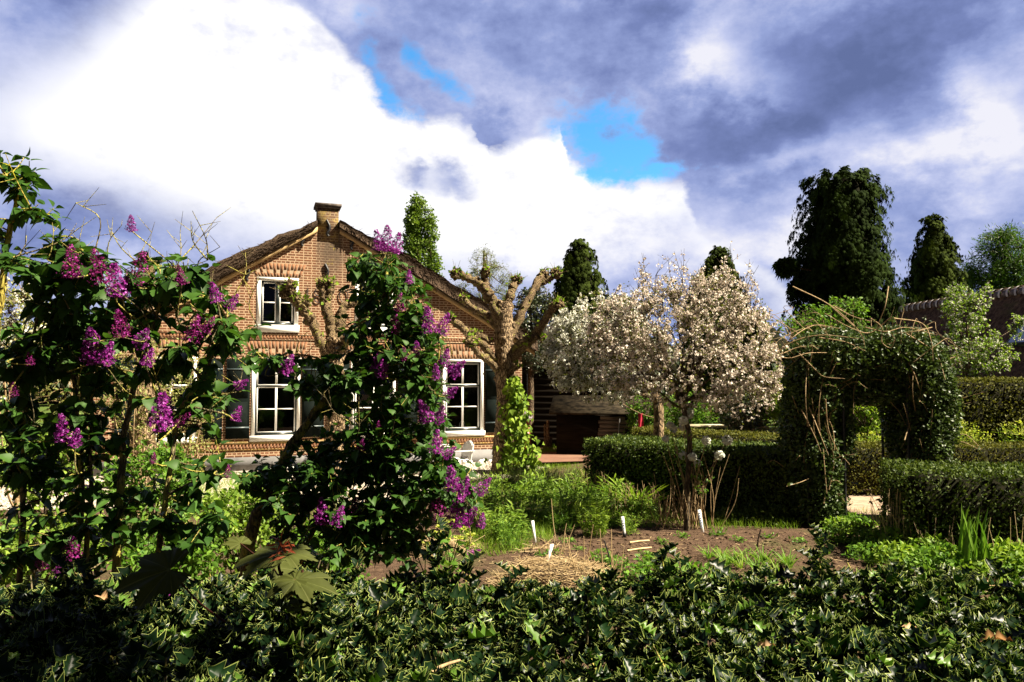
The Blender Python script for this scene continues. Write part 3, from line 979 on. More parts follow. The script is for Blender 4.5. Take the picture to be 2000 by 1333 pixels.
# shutters
for uu in LOWU:
    for sg in (-1, 1):
        x0 = uu + sg * (LW / 2 + 0.03)
        x1 = x0 + sg * 0.56
        a, b = min(x0, x1), max(x0, x1)
        mb = MB()
        mb.box(a, b, -0.045, -0.006, 0.80, 2.80)
        mb.box(a + 0.05, b - 0.05, -0.052, -0.0455, 0.86, 1.72); mb.box(a + 0.05, b - 0.05, -0.052, -0.0455, 1.82, 2.74)
        sh = mb.build('shutter', M_shutter, house)
        for zz in (1.06, 2.52):
            mb = MB()
            mb.box(a, b, -0.062, -0.0525, zz, zz + 0.035)
            mb.build('hinge', M_hinge, sh)

# thatched roof, two thick slopes with a ragged edge
mb = MB()
TT = 0.36


def slope(side, sl, u_end):
    nu, nv, = 42, 60
    k = math.hypot(1, sl)
    y0, y1 = -0.17, HD + 0.3
    ug = np.linspace(0.0, u_end, nu); yg = np.linspace(y0, y1, nv)
    def pt(u, y, lay):
        z = AP + 0.02 - sl * u + ((0.13 + (TT * k - 0.13) * min(1.0, u / 2.2)) if lay else 0.0)
        n_ = mnoise.noise(Vector((u * 2.1 * side, y * 2.1, lay * 5.0))) * 0.07 + mnoise.noise(Vector((u * 9 * side, y * 9, lay * 3.0))) * 0.045
        e = 0.0
        if lay: z += n_
        else: z += 0.3 * abs(n_)
        yy = y + (0.05 * mnoise.noise(Vector((u * 7, 3.3, lay))) if y == y0 else 0)
        return (side * (u - (0.13 if lay and u > 0.1 else 0) * 0), yy, z)
    top = [[pt(u, y, 1) for y in yg] for u in ug]; bot = [[pt(u, y, 0) for y in yg] for u in ug]
    V = [p for row in top for p in row] + [p for row in bot for p in row]
    N = nu * nv
    F = []
    for i in range(nu - 1):
        for j in range(nv - 1):
            if ug[i] < 0.25 and yg[j] < 0.48: continue
            q_ = [i * nv + j, (i + 1) * nv + j, (i + 1) * nv + j + 1, i * nv + j + 1]
            F.append(q_ if side > 0 else q_[::-1]); F.append([N + x for x in (q_[::-1] if side > 0 else q_)])
    for i in range(nu - 1):
        for j in (0, nv - 1):
            if ug[i] < 0.25 and j == 0: continue
            F.append([i * nv + j, (i + 1) * nv + j, N + (i + 1) * nv + j, N + i * nv + j])
    for j in range(nv - 1):
        i = nu - 1
        F.append([i * nv + j, i * nv + j + 1, N + i * nv + j + 1, N + i * nv + j])
    mb.add(V, F)
    # stray straw ends along the front verge
    for _ in range(500):
        u = rng.random() * u_end
        if u < 0.4: continue
        z = AP - sl * u + rng.random() * TT * k * min(1, 0.3 + u / 3)
        p = np.array([side * u, -0.17, z])
        d = np.array([side * (0.5 + rng.random()), -0.3 - rng.random() * 0.5, -sl * 0.6 + 0.5 * rng.standard_normal()])
        mb.tube([p, p + d * 0.09], [0.008, 0.003], 3, cap=False)


slope(1, SR, HW + 0.42)
slope(-1, SL, HW + 0.35)
roof = mb.build('roof', M_thatch, house)
mb = MB()
for y in np.arange(0.75, HD, 0.36):
    arcs = [(0.28 * math.sin(a), y, AP + 0.10 + 0.22 * math.cos(a)) for a in np.linspace(-1.9, 1.9, 9)]
    arc2 = [(0.23 * math.sin(a), y + 0.38, AP + 0.10 + 0.17 * math.cos(a)) for a in np.linspace(-1.9, 1.9, 9)]
    V = arcs + arc2
    mb.add(V, [[i, i + 1, 10 + i, 9 + i] for i in range(8)])
mb.build('ridge_tile', solid_mat('old_ridge_tile', (0.10, 0.07, 0.06), (0.36, 0.30, 0.20), 6, 0.8, 0.2, 0.3), roof)
# verge boards under the thatch
for side, sl, w0 in ((1, SR, 0.30), (-1, SL, 0.27)):
    mb = MB()
    for k, (ua, ub) in enumerate(((w0, 2.9), (2.91, HW + 0.36))):
        za, zb = AP - sl * ua, AP - sl * ub
        h_ = 0.115
        v = [(side * ua, -0.10 + 0.004 * k, za - h_), (side * ub, -0.10 + 0.004 * k, zb - h_), (side * ub, -0.10 + 0.004 * k, zb + 0.01), (side * ua, -0.10 + 0.004 * k, za + 0.01)]
        v += [(x, -0.003, z) for x, y, z in v]
        mb.add(v, [[0, 1, 2, 3], [4, 7, 6, 5], [0, 4, 5, 1], [1, 5, 6, 2], [2, 6, 7, 3], [3, 7, 4, 0]])
    mb.build('verge_board', M_wood, house)
mb = MB()
mb.box(-0.27, 0.27, -0.006, 0.50, 5.9, 6.84)
ch = mb.build('chimney', M_brick_old, house)
mb = MB(); mb.box(-0.34, 0.34, -0.07, 0.57, 6.84, 6.91); mb.box(-0.30, 0.30, -0.035, 0.535, 6.79, 6.839)
mb.build('chimney_cap', M_iron if False else solid_mat('cap_stone', (0.06, 0.05, 0.045), (0.15, 0.125, 0.11), 8, 0.9, 0.2), ch)


# wrought iron wall anchors and the year in iron numerals
def anchor(u, z):
    mb_ = MB()
    pts = [(u - 0.045, -0.03, z + 0.22), (u - 0.01, -0.04, z + 0.15), (u + 0.03, -0.055, z + 0.05), (u + 0.02, -0.055, z - 0.06), (u - 0.03, -0.045, z - 0.14), (u + 0.01, -0.035, z - 0.21)]
    mb_.tube(smooth_path(pts, 20), [0.02, 0.03, 0.042, 0.045, 0.05, 0.046, 0.042, 0.035] [:0] or 0.034, 8)
    mb_.box(u - 0.05, u + 0.05, -0.045, -0.003, z - 0.03, z + 0.03)
    return mb_.build('wall_anchor', M_iron, house, True)


for px, py in ((641, 447), (591, 466), (687, 473), (638, 533), (484, 533), (800, 560), (400, 600)):
    u, z = HU(px, py); anchor(u, z)
u1, z1 = HU(601, 578)
mb = MB(); mb.tube([(u1, -0.03, z1 - 0.2), (u1, -0.03, z1 + 0.2)], 0.014, 6); mb.build('year_numeral', M_iron, house)
u1, z1 = HU(621, 578)
mb = MB()
for dz_ in (-0.09, 0.09):
    mb.tube([(u1 + 0.085 * math.cos(a), -0.03, z1 + dz_ + 0.09 * math.sin(a)) for a in np.linspace(0, 2 * math.pi, 20)], 0.013, 6)
mb.build('year_numeral', M_iron, house)
u1, z1 = HU(671, 578)
mb = MB(); mb.tube([(u1 + 0.11 * math.cos(a), -0.03, z1 + 0.17 * math.sin(a)) for a in np.linspace(0, 2 * math.pi, 24)], 0.013, 6)
mb.build('year_numeral', M_iron, house)

# ------------------------------------------------------------------ dark barn beyond
TB = R(-13)
barn = empty('barn', (0.3, 25.2, 0), 'dark shaded barn with a low roof behind the pear tree', 'barn', rz=TB)
mb = MB(); mb.box(-1.0, 3.9, 0, 6, 0, 3.0)
for z in np.arange(0.15, 3.0, 0.2): mb.box(-1.0, 3.9, -0.03, -0.004, z, z + 0.17)
mb.build('wall', M_barn, barn)
mb = MB()
v = [(-1.2, -0.4, 2.95), (4.1, -0.4, 2.95), (4.1, 3.2, 4.2), (-1.2, 3.2, 4.2), (4.1, 6.4, 2.95), (-1.2, 6.4, 2.95)]
v += [(x, y, z + 0.12) for x, y, z in v]
mb.add(v, [[0, 3, 2, 1], [3, 5, 4, 2], [6, 7, 8, 9], [9, 8, 10, 11], [0, 1, 7, 6], [1, 2, 8, 7], [2, 4, 10, 8], [4, 5, 11, 10], [5, 3, 9, 11], [3, 0, 6, 9]])
mb.build('roof', solid_mat('dark_roof_sheet', (0.02, 0.017, 0.013), (0.05, 0.04, 0.03), 4, 0.9, 0.1, 0.3), barn)
mb = MB(); mb.box(2.2, 3.2, -0.06, -0.031, 0.05, 2.0)
dr = mb.build('door', solid_mat('barn_door_boards', (0.02, 0.016, 0.012), (0.03, 0.025, 0.02), 6, 0.9, 0.02), barn)
mb = MB(); mb.box(3.05, 3.09, -0.09, -0.061, 0.95, 1.1); mb.build('handle', M_iron, dr)

# low woodshed with weathered boards in front of the barn
shed = empty('woodshed', tuple(P(1190, 880, 22.5)[:2]) + (0,), 'low lean-to shed of weathered grey boards under the pear tree', 'shed', rz=R(-8))
mb = MB(); mb.box(-1.6, 1.2, 0, 1.2, 0, 1.25); mb.build('wall', M_barn, shed)
mb = MB()
for z in np.arange(0.1, 1.1, 0.12): mb.box(-0.25 - 0.1 * rng.random(), 0.45 + 0.3 * rng.random(), -0.025, -0.004, z, z + 0.105)
mb.build('boards', solid_mat('grey_boards', (0.05, 0.043, 0.038), (0.16, 0.14, 0.12), 8, 0.9, 0.1, 0.3, 0.01, (0.3, 1, 4)), shed)
mb = MB(); v = [(-1.8, -0.3, 1.22), (1.4, -0.3, 1.22), (1.4, 1.4, 1.7), (-1.8, 1.4, 1.7)]
v += [(x, y, z + 0.06) for x, y, z in v]
mb.add(v, [[0, 3, 2, 1], [4, 5, 6, 7], [0, 1, 5, 4], [1, 2, 6, 5], [2, 3, 7, 6], [3, 0, 4, 7]])
mb.build('roof', solid_mat('mossy_sheet', (0.008, 0.007, 0.006), (0.045, 0.036, 0.024), 5, 0.9, 0.02, 0.4), shed)

# ------------------------------------------------------------------ thatched outbuilding at the right
ob_ = empty('thatched_cottage', (14.6, 19.6, 0), 'thatched cottage with white rimmed ridge tiles at the far right', 'house', rz=R(95))
# local x runs along the ridge (away from the viewer), local y to the left
L0, L1 = -4.6, 6.8
mb = MB(); mb.box(L0 + 0.3, L1 - 0.3, -1.9, 1.9, 0, 2.3); mb.build('wall', M_brick_old, ob_)
mb = MB()
RZ, EZ, EY = 4.77, 1.84, 2.47
nx, ny = 60, 24
for sg in (1, -1):
    V = []
    for i in range(nx + 1):
        for j in range(ny + 1):
            x = L0 + (L1 - L0) * i / nx; t_ = j / ny
            V.append((x, sg * EY * t_, RZ - (RZ - EZ) * t_ + 0.05 * mnoise.noise(Vector((x * 3, t_ * 8, sg))) + 0.03 * mnoise.noise(Vector((x * 11, t_ * 25, sg)))))
    F = []
    for i in range(nx):
        for j in range(ny):
            q_ = [i * (ny + 1) + j, (i + 1) * (ny + 1) + j, (i + 1) * (ny + 1) + j + 1, i * (ny + 1) + j + 1]
            F.append(q_ if sg < 0 else q_[::-1])
    mb.add(V, F)
    mb.quad((L0, sg * EY, EZ), (L1, sg * EY, EZ), (L1, sg * (EY - 0.25), EZ - 0.2), (L0, sg * (EY - 0.25), EZ - 0.2))
    for xx in (L0, L1):
        mb.quad((xx, 0, RZ), (xx, sg * EY, EZ), (xx, sg * (EY - 0.25), EZ - 0.2), (xx, 0, RZ - 0.4))
m2, q, out = new_mat('old_brown_thatch')
o_ = q.obj(); nn = q.noise(q.mapping(o_, (1.5, 1, 1)), 7.0, 7, 0.75)
cc = q.mix(q.ss(nn, 0.35, 0.7), (0.05, 0.028, 0.02), (0.21, 0.13, 0.085))
cc = q.mix(q.ss(q.noise(o_, 2.0, 5, 0.7), 0.55, 0.7, 0, 0.5), cc, (0.10, 0.10, 0.035))
q.t.links.new(principled(q, cc, 0.95, 0.1, q.bump(nn, 1.0, 0.05)), out.inputs[0])
cr_ = mb.build('roof', m2, ob_)
mb = MB()
x = L0
while x < L1 - 0.1:
    for rr_, xa, xb, mt_ in ((0.21, x, x + 0.09, 1), (0.17, x + 0.09, x + 0.31, 0)):
        A = [(xa, rr_ * math.sin(a), RZ - 0.02 + rr_ * math.cos(a)) for a in np.linspace(-2.0, 2.0, 11)]
        B = [(xb, (rr_ - 0.01) * math.sin(a), RZ - 0.02 + (rr_ - 0.01) * math.cos(a)) for a in np.linspace(-2.0, 2.0, 11)]
        mb.add(A + B, [[i, i + 1, 12 + i, 11 + i] for i in range(10)], None, mt_)
    x += 0.31
mb.build('ridge_tile', [solid_mat('dark_ridge_tile', (0.05, 0.035, 0.035), (0.10, 0.07, 0.065), 6, 0.6), solid_mat('ridge_mortar', (0.50, 0.44, 0.42), (0.68, 0.62, 0.6), 9, 0.8)], cr_)


def roofpt(x, t_):
    return np.array([x, EY * t_, RZ - (RZ - EZ) * t_])


mb = MB()
nrm = np.array([0, (RZ - EZ), EY]); nrm = nrm / np.linalg.norm(nrm)
for xa, xb, ta, tb, hgt, mt_ in ((-1.0, 0.25, 0.28, 0.56, 0.10, 0),):
    c4 = [roofpt(xa, ta), roofpt(xb, ta), roofpt(xb, tb), roofpt(xa, tb)]
    V = [p - nrm * 0.05 for p in c4] + [p + nrm * hgt for p in c4]
    mb.add(V, [[0, 1, 5, 4], [1, 2, 6, 5], [2, 3, 7, 6], [3, 0, 4, 7], [4, 5, 6, 7]])
sk = mb.build('skylight', M_sash, ob_)
c4 = [roofpt(-0.92, 0.30) + nrm * 0.104, roofpt(0.17, 0.30) + nrm * 0.104, roofpt(0.17, 0.54) + nrm * 0.104, roofpt(-0.92, 0.54) + nrm * 0.104]
mb = MB(); mb.quad(*c4)
m2, q, out = new_mat('skylight_glass')
q.t.links.new(principled(q, (0.25, 0.28, 0.33), 0.05, 1.0, None, 0.8), out.inputs[0])
mb.build('pane', m2, sk)


# ================================================================== vegetation
def ell_pts(n, c, r, shell=0.0):
    """points in an ellipsoid, pushed towards the shell"""
    d = rdir(n)
    t = rng.random(n) ** (1 / 3)
    t = t * (1 - shell) + shell * (0.85 + 0.15 * rng.random(n))
    return np.asarray(c) + d * t[:, None] * np.asarray(r), d


def branchy(mb, trunk, tr, ells, nl, nt, limb_r=0.03, twig_r=0.006, start=0.45, shell=0.35, up=0.25, seg=6, rough=0.05, mat=0, wig=0.06, tseg=4):
    """trunk, limbs towards targets in the ellipsoids, twigs from the nearest limb node. returns twigs"""
    tp = smooth_path(trunk, 18)
    rr = np.interp(np.linspace(0, 1, len(tp)), np.linspace(0, 1, len(tr)), tr)
    mb.tube(tp, rr, 9, rough, mat=mat)
    nodes = [tp[int(len(tp) * start):]]
    wts = np.array([e[2] if len(e) > 2 else 1.0 for e in ells]); wts = wts / wts.sum()
    for i in range(nl):
        e = ells[rng.choice(len(ells), p=wts)]
        tg = ell_pts(1, e[0], np.asarray(e[1]) * 0.8, 0.6)[0][0]
        k = int(len(tp) * start + rng.random() ** 0.7 * (len(tp) * (1 - start) - 1))
        s_ = tp[k]
        L = np.linalg.norm(tg - s_)
        mid = s_ * 0.5 + tg * 0.5 + np.array([0, 0, up * L * 0.4]) + rng.standard_normal(3) * wig * L
        path = smooth_path([s_, s_ * 0.75 + mid * 0.25 + rng.standard_normal(3) * wig * L * .4, mid, tg], 15)
        r0 = min(rr[k] * 0.75, limb_r * (0.7 + 0.6 * rng.random()))
        mb.tube(path, np.linspace(r0, r0 * 0.25, len(path)), seg, rough, mat=mat)
        nodes.append(path[2:])
    nodes = np.concatenate(nodes)
    tw = []
    for i in range(nt):
        e = ells[rng.choice(len(ells), p=wts)]
        tg = ell_pts(1, e[0], e[1], shell)[0][0]
        dd = np.linalg.norm(nodes - tg, axis=1)
        j = np.argmin(dd + 0.25 * rng.random(len(dd)) * dd)
        s_ = nodes[j]
        L = np.linalg.norm(tg - s_)
        mid = (s_ + tg) / 2 + rng.standard_normal(3) * wig * 1.5 * L + np.array([0, 0, up * L * 0.2])
        path = smooth_path([s_, mid, tg], 7)
        mb.tube(path, np.linspace(twig_r, twig_r * 0.4, len(path)), tseg, 0, mat=mat, cap=False)
        tw.append(path)
    return tw


def along(twigs, per, lo=0.3, jit=0.03):
    """leaf seats along twigs: positions and twig directions"""
    pos, dr = [], []
    for t_ in twigs:
        k = len(t_)
        u = (lo + (1 - lo) * rng.random(per)) * (k - 1)
        i = np.minimum(u.astype(int), k - 2); f = (u - i)[:, None]
        pos.append(t_[i] * (1 - f) + t_[i + 1] * f)
        dr.append(unit(t_[i + 1] - t_[i]))
    pos = np.concatenate(pos); dr = np.concatenate(dr)
    return pos + rng.standard_normal(pos.shape) * jit, dr


def leafy(mb, twigs, per, size, tp=OVAL, spread=1.0, up=0.4, lo=0.2, jit=0.02, mat=0):
    p, d = along(twigs, per, lo, jit)
    n = len(p)
    dd = unit(d * 0.5 + rdir(n) * spread)
    nr = unit(rdir(n) * 0.8 + np.array([0, 0, up]) * 1.6)
    scatter(mb, tp, p, dd, nr, size * (0.65 + 0.6 * rng.random(n)), mat=mat)


# ------------------------------------------------------------------ pollarded limes
def pollard(loc, trunk, limbs, tr, label, depth, sprouts=160):
    t = empty('pollard_tree', loc, label, 'tree', 'pollarded limes in front of the farmhouse')
    o = np.array(loc)
    mb = MB(o)
    tp = smooth_path(trunk, 90)
    mb.tube(tp, np.interp(np.linspace(0, 1, len(tp)), np.linspace(0, 1, len(tr)), tr), 24, 0.055)
    for _ in range(60):     # burrs
        k = rng.integers(14, len(tp)); a = rng.random() * 6.28; r_ = np.interp(k / len(tp), np.linspace(0, 1, len(tr)), tr)
        mb.blob(tp[k] + np.array([math.cos(a), math.sin(a), 0]) * r_ * 0.95, 0.02 + 0.055 * rng.random(), 1, 0.3)
    trunk_o = mb.build('trunk', M_bark, t, True)
    kn = MB(o); lv = MB(o); lim = MB(o)
    for path, r0, r1, ks in limbs:
        pp = smooth_path(path, 30)
        pp[1:-1] += rng.standard_normal(pp[1:-1].shape) * 0.012
        n_ = len(pp)
        rad = 0.84 * np.linspace(r0, r1, n_) * (1 + 0.10 * rng.standard_normal(n_))
        lim.tube(pp, rad, 13, 0.13)
        # lumps along the limb
        for _ in range(int(22 + 26 * rng.random())):
            k = rng.integers(2, n_); v = rdir(1)[0]
            kn.blob(pp[k] + v * rad[k] * 0.9, rad[k] * (0.18 + 0.35 * rng.random()), 1, 0.3)
        if ks > 0:
            e = pp[-1]
            kn.blob(e, ks * 0.72, 2, 0.10)
            nb_ = 85
            v = rdir(nb_)
            for q_ in v:
                kn.blob(e + q_ * ks * (0.55 + 0.4 * rng.random()), ks * (0.14 + 0.18 * rng.random()), 1, 0.25)
            for _s in range(9):
                v_ = unit(rdir(1)[0] + np.array([0, 0, 0.8])); kn.tube([e + v_ * ks * 0.7, e + v_ * (ks + 0.10 + 0.14 * rng.random()) + 0.02 * rng.standard_normal(3)], [0.006, 0.003], 3, cap=False)
            m_n = int(26 * ks / 0.2)
            v = unit(rdir(m_n) + np.array([0.4, -0.1, 0.6]))
            scatter(lv, HEART, e + v * ks * (0.9 + 0.25 * rng.random(m_n)[:, None]), unit(v + 0.5 * rdir(m_n)), rdir(m_n), 0.05 + 0.05 * rng.random(m_n))
    # shoots on the trunk
    for _ in range(sprouts):
        path, r0, r1, ks = limbs[rng.integers(len(limbs))]
        p = path[rng.integers(len(path))] if rng.random() < 0.6 else tp[rng.integers(20, len(tp))]
        v = unit(rdir(1)[0] + np.array([0, 0, .3]))
        scatter(lv, HEART, (p + v * (0.08 + 0.1 * rng.random()))[None], unit(v + rdir(1)), rdir(1), 0.04 + 0.05 * rng.random(1))
    lim.build('limb', M_bark_knob, t, True)
    kn.build('knob', M_bark_knob, t)
    lv.build('young_leaves', M_lime, t)
    return t


D1 = 18.2


def pl(pts, D=D1, off=0.0):
    out = []
    for i, p in enumerate(pts):
        d = D + off * (i / max(1, len(pts) - 1)) + (p[2] if len(p) > 2 else 0)
        out.append(P(p[0], p[1], d))
    return out


b1 = G(985, 922); D1 = b1[1]
pollard(tuple(b1), [b1 - np.array([0, 0, .1])] + pl([(983, 880), (988, 800), (985, 720), (984, 660), (984, 615), (985, 590)], D1),
        [(pl([(983, 640), (962, 592), (946, 562), (918, 545), (890, 536)], D1, -0.4), 0.19, 0.10, 0.14),
         (pl([(946, 562), (947, 548), (948, 532)], D1 - 0.2, 0.0), 0.10, 0.09, 0.13),
         (pl([(986, 625), (996, 580), (1002, 562), (1010, 548)], D1, 0.5), 0.15, 0.10, 0.145),
         (pl([(992, 668), (1018, 615), (1040, 572), (1052, 548), (1062, 537)], D1, 0.9), 0.13, 0.10, 0.14),
         (pl([(1048, 556), (1068, 548), (1086, 535)], D1 + 0.7, 0.1), 0.09, 0.09, 0.15),
         (pl([(994, 705), (1030, 672), (1056, 640), (1074, 608), (1090, 596)], D1, -0.7), 0.14, 0.11, 0.15),
         (pl([(980, 655), (955, 618), (925, 604), (905, 585)], D1, 0.6), 0.11, 0.09, 0.12),
         (pl([(978, 718), (950, 682), (925, 660), (897, 638), (880, 622)], D1, -0.9), 0.12, 0.09, 0.11),
         (pl([(976, 730), (955, 705), (935, 692), (918, 668)], D1, -1.2), 0.10, 0.08, 0.15),
         (pl([(955, 668), (940, 658), (925, 655)], D1, -0.6), 0.09, 0.08, 0.13),
         (pl([(996, 690), (1012, 672), (1030, 664)], D1, -0.3), 0.09, 0.08, 0.12),
         (pl([(1030, 672), (1045, 660), (1062, 662)], D1 - 0.3, -0.2), 0.07, 0.06, 0.10),
         (pl([(994, 745), (1002, 722), (1010, 715)], D1, -0.4), 0.09, 0.08, 0.09)],
        [0.33, 0.26, 0.225, 0.22, 0.225, 0.22, 0.18], 'knobbly pollarded lime whose whole trunk shows, wrapped in bright ivy, right of the house', D1)
b2 = np.array([-4.06, 17.0, 0.0])
D2 = 17.0
pollard(tuple(b2), [b2 - np.array([0, 0, .1])] + pl([(656, 900), (656, 820), (655, 760), (652, 700), (650, 660)], D2),
        [(pl([(648, 705), (625, 665), (605, 622), (588, 598), (578, 582)], D2, -0.4), 0.15, 0.10, 0.10),
         (pl([(590, 600), (575, 578), (568, 558)], D2 - 0.4, 0), 0.08, 0.08, 0.13),
         (pl([(590, 602), (575, 590), (555, 572)], D2 - 0.3, 0), 0.08, 0.07, 0.12),
         (pl([(650, 672), (645, 630), (635, 590), (630, 556)], D2, 0.2), 0.15, 0.11, 0.15),
         (pl([(636, 590), (645, 570), (645, 555)], D2 + 0.1, 0.1), 0.09, 0.08, 0.12),
         (pl([(654, 680), (662, 640), (672, 600), (700, 590)], D2, 0.5), 0.15, 0.10, 0.13),
         (pl([(660, 690), (690, 650), (715, 615), (728, 590)], D2, -0.4), 0.13, 0.09, 0.13),
         (pl([(602, 620), (595, 605), (598, 590)], D2 - 0.3, 0), 0.07, 0.06, 0.10)],
        [0.28, 0.2, 0.2, 0.21, 0.2, 0.18], 'knobbly pollarded lime half hidden behind the right lilac, before the facade', D2)
b3 = np.array([-7.75, 15.6, 0.0])
D3 = 15.6
pollard(tuple(b3), [b3 - np.array([0, 0, .1])] + pl([(283, 900), (284, 820), (285, 740), (286, 660), (287, 600)], D3),
        [(pl([(286, 640), (288, 590), (290, 550), (292, 518)], D3, 0.2), 0.15, 0.12, 0.13),
         (pl([(288, 610), (310, 580), (325, 560), (340, 530)], D3, 0.4), 0.12, 0.09, 0.13),
         (pl([(286, 620), (270, 580), (268, 550)], D3, -0.5), 0.14, 0.10, 0.14),
         (pl([(284, 650), (250, 610), (225, 580)], D3, 0.3), 0.12, 0.09, 0.13)],
        [0.26, 0.2, 0.19, 0.19, 0.18], 'pollarded lime left of the house, seen through the left lilac', D3)

# bright hop climbing the right pollard
iv = empty('climbing_ivy', tuple(b1 + np.array([0.25, -0.25, 0])), 'bright yellow green ivy climbing the right side of the pollarded trunk', 'climber')
mb = MB(b1 + np.array([0.25, -0.25, 0])); ml = MB(b1 + np.array([0.25, -0.25, 0]))
for k in range(7):
    path = smooth_path([b1 + np.array([0.3 + 0.15 * rng.random(), -0.3, 0]), P(1000 + 14 * rng.random(), 860, D1 - 0.3), P(1004 + 8 * rng.random(), 800, D1 - 0.26), P(1003 + 4 * rng.random(), 745 + 40 * rng.random(), D1 - 0.2)], 14)
    mb.tube(path, 0.012, 5)
n = 900
tt = rng.random(n) ** 1.15
z = tt * (P(1005, 738, D1)[2])
wd_ = 0.34 * (1 - tt) ** 0.8 + 0.12
cx = P(1004, 800, D1)[0] + (1 - tt) * 0.14
p = np.stack([cx + rng.standard_normal(n) * wd_ * 0.55, np.full(n, D1 - 0.28) - np.abs(rng.standard_normal(n)) * 0.14, z + 0.04], -1)
scatter(ml, HEART, p, unit(rdir(n) * 0.7 + np.array([0, -0.3, -0.6])), unit(rdir(n) * 0.5 + np.array([0.5, -0.7, 0.4])), 0.08 + 0.07 * rng.random(n))
mb.build('stem', M_bark_dark, iv); ml.build('leaves', M_lime, iv)


# ------------------------------------------------------------------ far trees
def leaf_tree(name, label, base, ells, nl, nt, per, size, mat, tr, tp=LEAF2, top=None, bark=M_bark_dark, group=None, up=0.3, limb_r=0.08, spread=1.0, core=0.0, shell=0.4, jit=0.06, twig_r=0.012):
    base = np.asarray(base, float)
    t = empty(name, base, label, 'tree', group)
    mb = MB(base); ml = MB(base)
    tc = np.mean([e[0] for e in ells], 0) if top is None else np.asarray(top)
    tw = branchy(mb, [base - [0, 0, .1], base * 0.5 + tc * 0.5 + rng.standard_normal(3) * 0.05, tc], [tr, tr * 0.7, tr * 0.35], ells, nl, nt, limb_r, twig_r, 0.35, shell, up)
    mb.build('trunk', bark, t)
    leafy(ml, tw, per, size, tp, spread, 0.3, 0.1, jit)
    ml.build('crown', mat, t)
    return t


def E(px, py, Y, rx, ry, w_=1.0, dy_=None):
    """ellipsoid from a sight line, radii in photo pixels"""
    k = Y / FPX
    return (P(px, py, Y), (rx * k, (dy_ if dy_ is not None else rx * k), ry * k), w_)


def conifer(base, top, prof, n, size, mat, label, seed, flat=0.0, extra=None, lumps=0.42):
    """prof: list of (height fraction, radius). drooping sprays on an uneven outline"""
    base = np.asarray(base, float)
    t = empty('conifer_tree', base, label, 'tree', 'tall conifers beyond the garden')
    H = top
    hs, rs = np.array([p[0] for p in prof]), np.array([p[1] for p in prof])
    mb = MB(base)
    mb.tube([base, base + [0, 0, H * 0.92]], [0.3, 0.06], 8)
    mb.build('trunk', M_bark_dark, t)
    mc = MB(base)
    def lump(z, a):
        return 1 + lumps * (mnoise.noise(Vector((math.cos(a) * 1.6, math.sin(a) * 1.6, z * 0.55 + seed))) + 0.7 * mnoise.noise(Vector((math.cos(a) * 3.5, math.sin(a) * 3.5, z * 1.3 + seed))))
    # boughs: dark inner mass, one ragged lathe
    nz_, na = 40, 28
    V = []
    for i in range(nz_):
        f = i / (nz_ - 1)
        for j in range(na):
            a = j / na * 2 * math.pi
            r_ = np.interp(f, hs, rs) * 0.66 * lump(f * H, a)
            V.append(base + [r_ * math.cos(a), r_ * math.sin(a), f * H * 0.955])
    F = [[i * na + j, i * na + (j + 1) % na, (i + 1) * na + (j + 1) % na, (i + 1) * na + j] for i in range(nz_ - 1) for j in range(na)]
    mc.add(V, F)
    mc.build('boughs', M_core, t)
    ml = MB(base)
    nb_ = n // 20
    w_ = rng.random(nb_ * 4); acc = rng.random(nb_ * 4) < np.interp(w_, hs, rs) / rs.max() + 0.15
    f = w_[acc][:nb_]; nb_ = len(f)
    a = rng.random(nb_) * 2 * math.pi
    for ff, aa in zip(f, a):
        r_ = np.interp(ff, hs, rs) * lump(ff * H, aa) * ((0.66 + 0.46 * rng.random()) if ff < 0.93 else rng.random() ** 0.5)
        o_ = np.array([math.cos(aa), math.sin(aa), 0.0]); tn = np.array([-o_[1], o_[0], 0.0])
        k = 26
        t_ = rng.random(k)
        L = size * (1.6 + 2.8 * rng.random() ** 2) * (0.75 if ff > 0.9 else 1.0)
        c_ = base + o_ * (r_ - 0.25 * size) + np.array([0, 0, ff * H])
        dn = 0.9 if ff < 0.93 else 0.35
        q_ = c_ + o_ * (t_ * L * 0.50)[:, None] + np.array([0, 0, -1.0]) * (t_ ** 1.6 * L * dn)[:, None] + tn * ((rng.random(k) - .5) * L * 0.55 * (1 - 0.6 * t_))[:, None] + 0.05 * rng.standard_normal((k, 3))
        d = unit(o_ * 0.35 + np.array([0, 0, -0.8 * dn]) + 0.35 * rdir(k))
        tb = rng.random()
        scatter(ml, SPRAY, q_, d, unit(o_ + np.array([0, 0, 0.7]) + rdir(k) * 0.4), size * (0.45 + 0.5 * rng.random(k)), tint=np.clip(tb * 0.75 + 0.25 * rng.random(k), 0, 1))
    if extra is not None:
        for c, rr, k in extra:
            q_, dd = ell_pts(k, c, rr, 0.3)
            scatter(ml, SPRAY, q_, unit(rdir(k) * 0.5 + np.array([-0.1, -0.2, -1])), rdir(k), size * (0.7 + 0.6 * rng.random(k)))
            mb2 = MB(base); mb2.tube(smooth_path([base + [0, 0, c[2] - 0.6], (base + c) / 2 + [0, 0, c[2] / 2 - 0.2], c], 8), [0.08] * 5 + [0.03] if False else 0.05, 6); mb2.build('branch', M_bark_dark, t)
    ml.build('crown', mat, t)
    return t


def base_at(px, Y):
    return np.array([(px - 1000) / FPX * Y * 1.0, Y, 0.0])


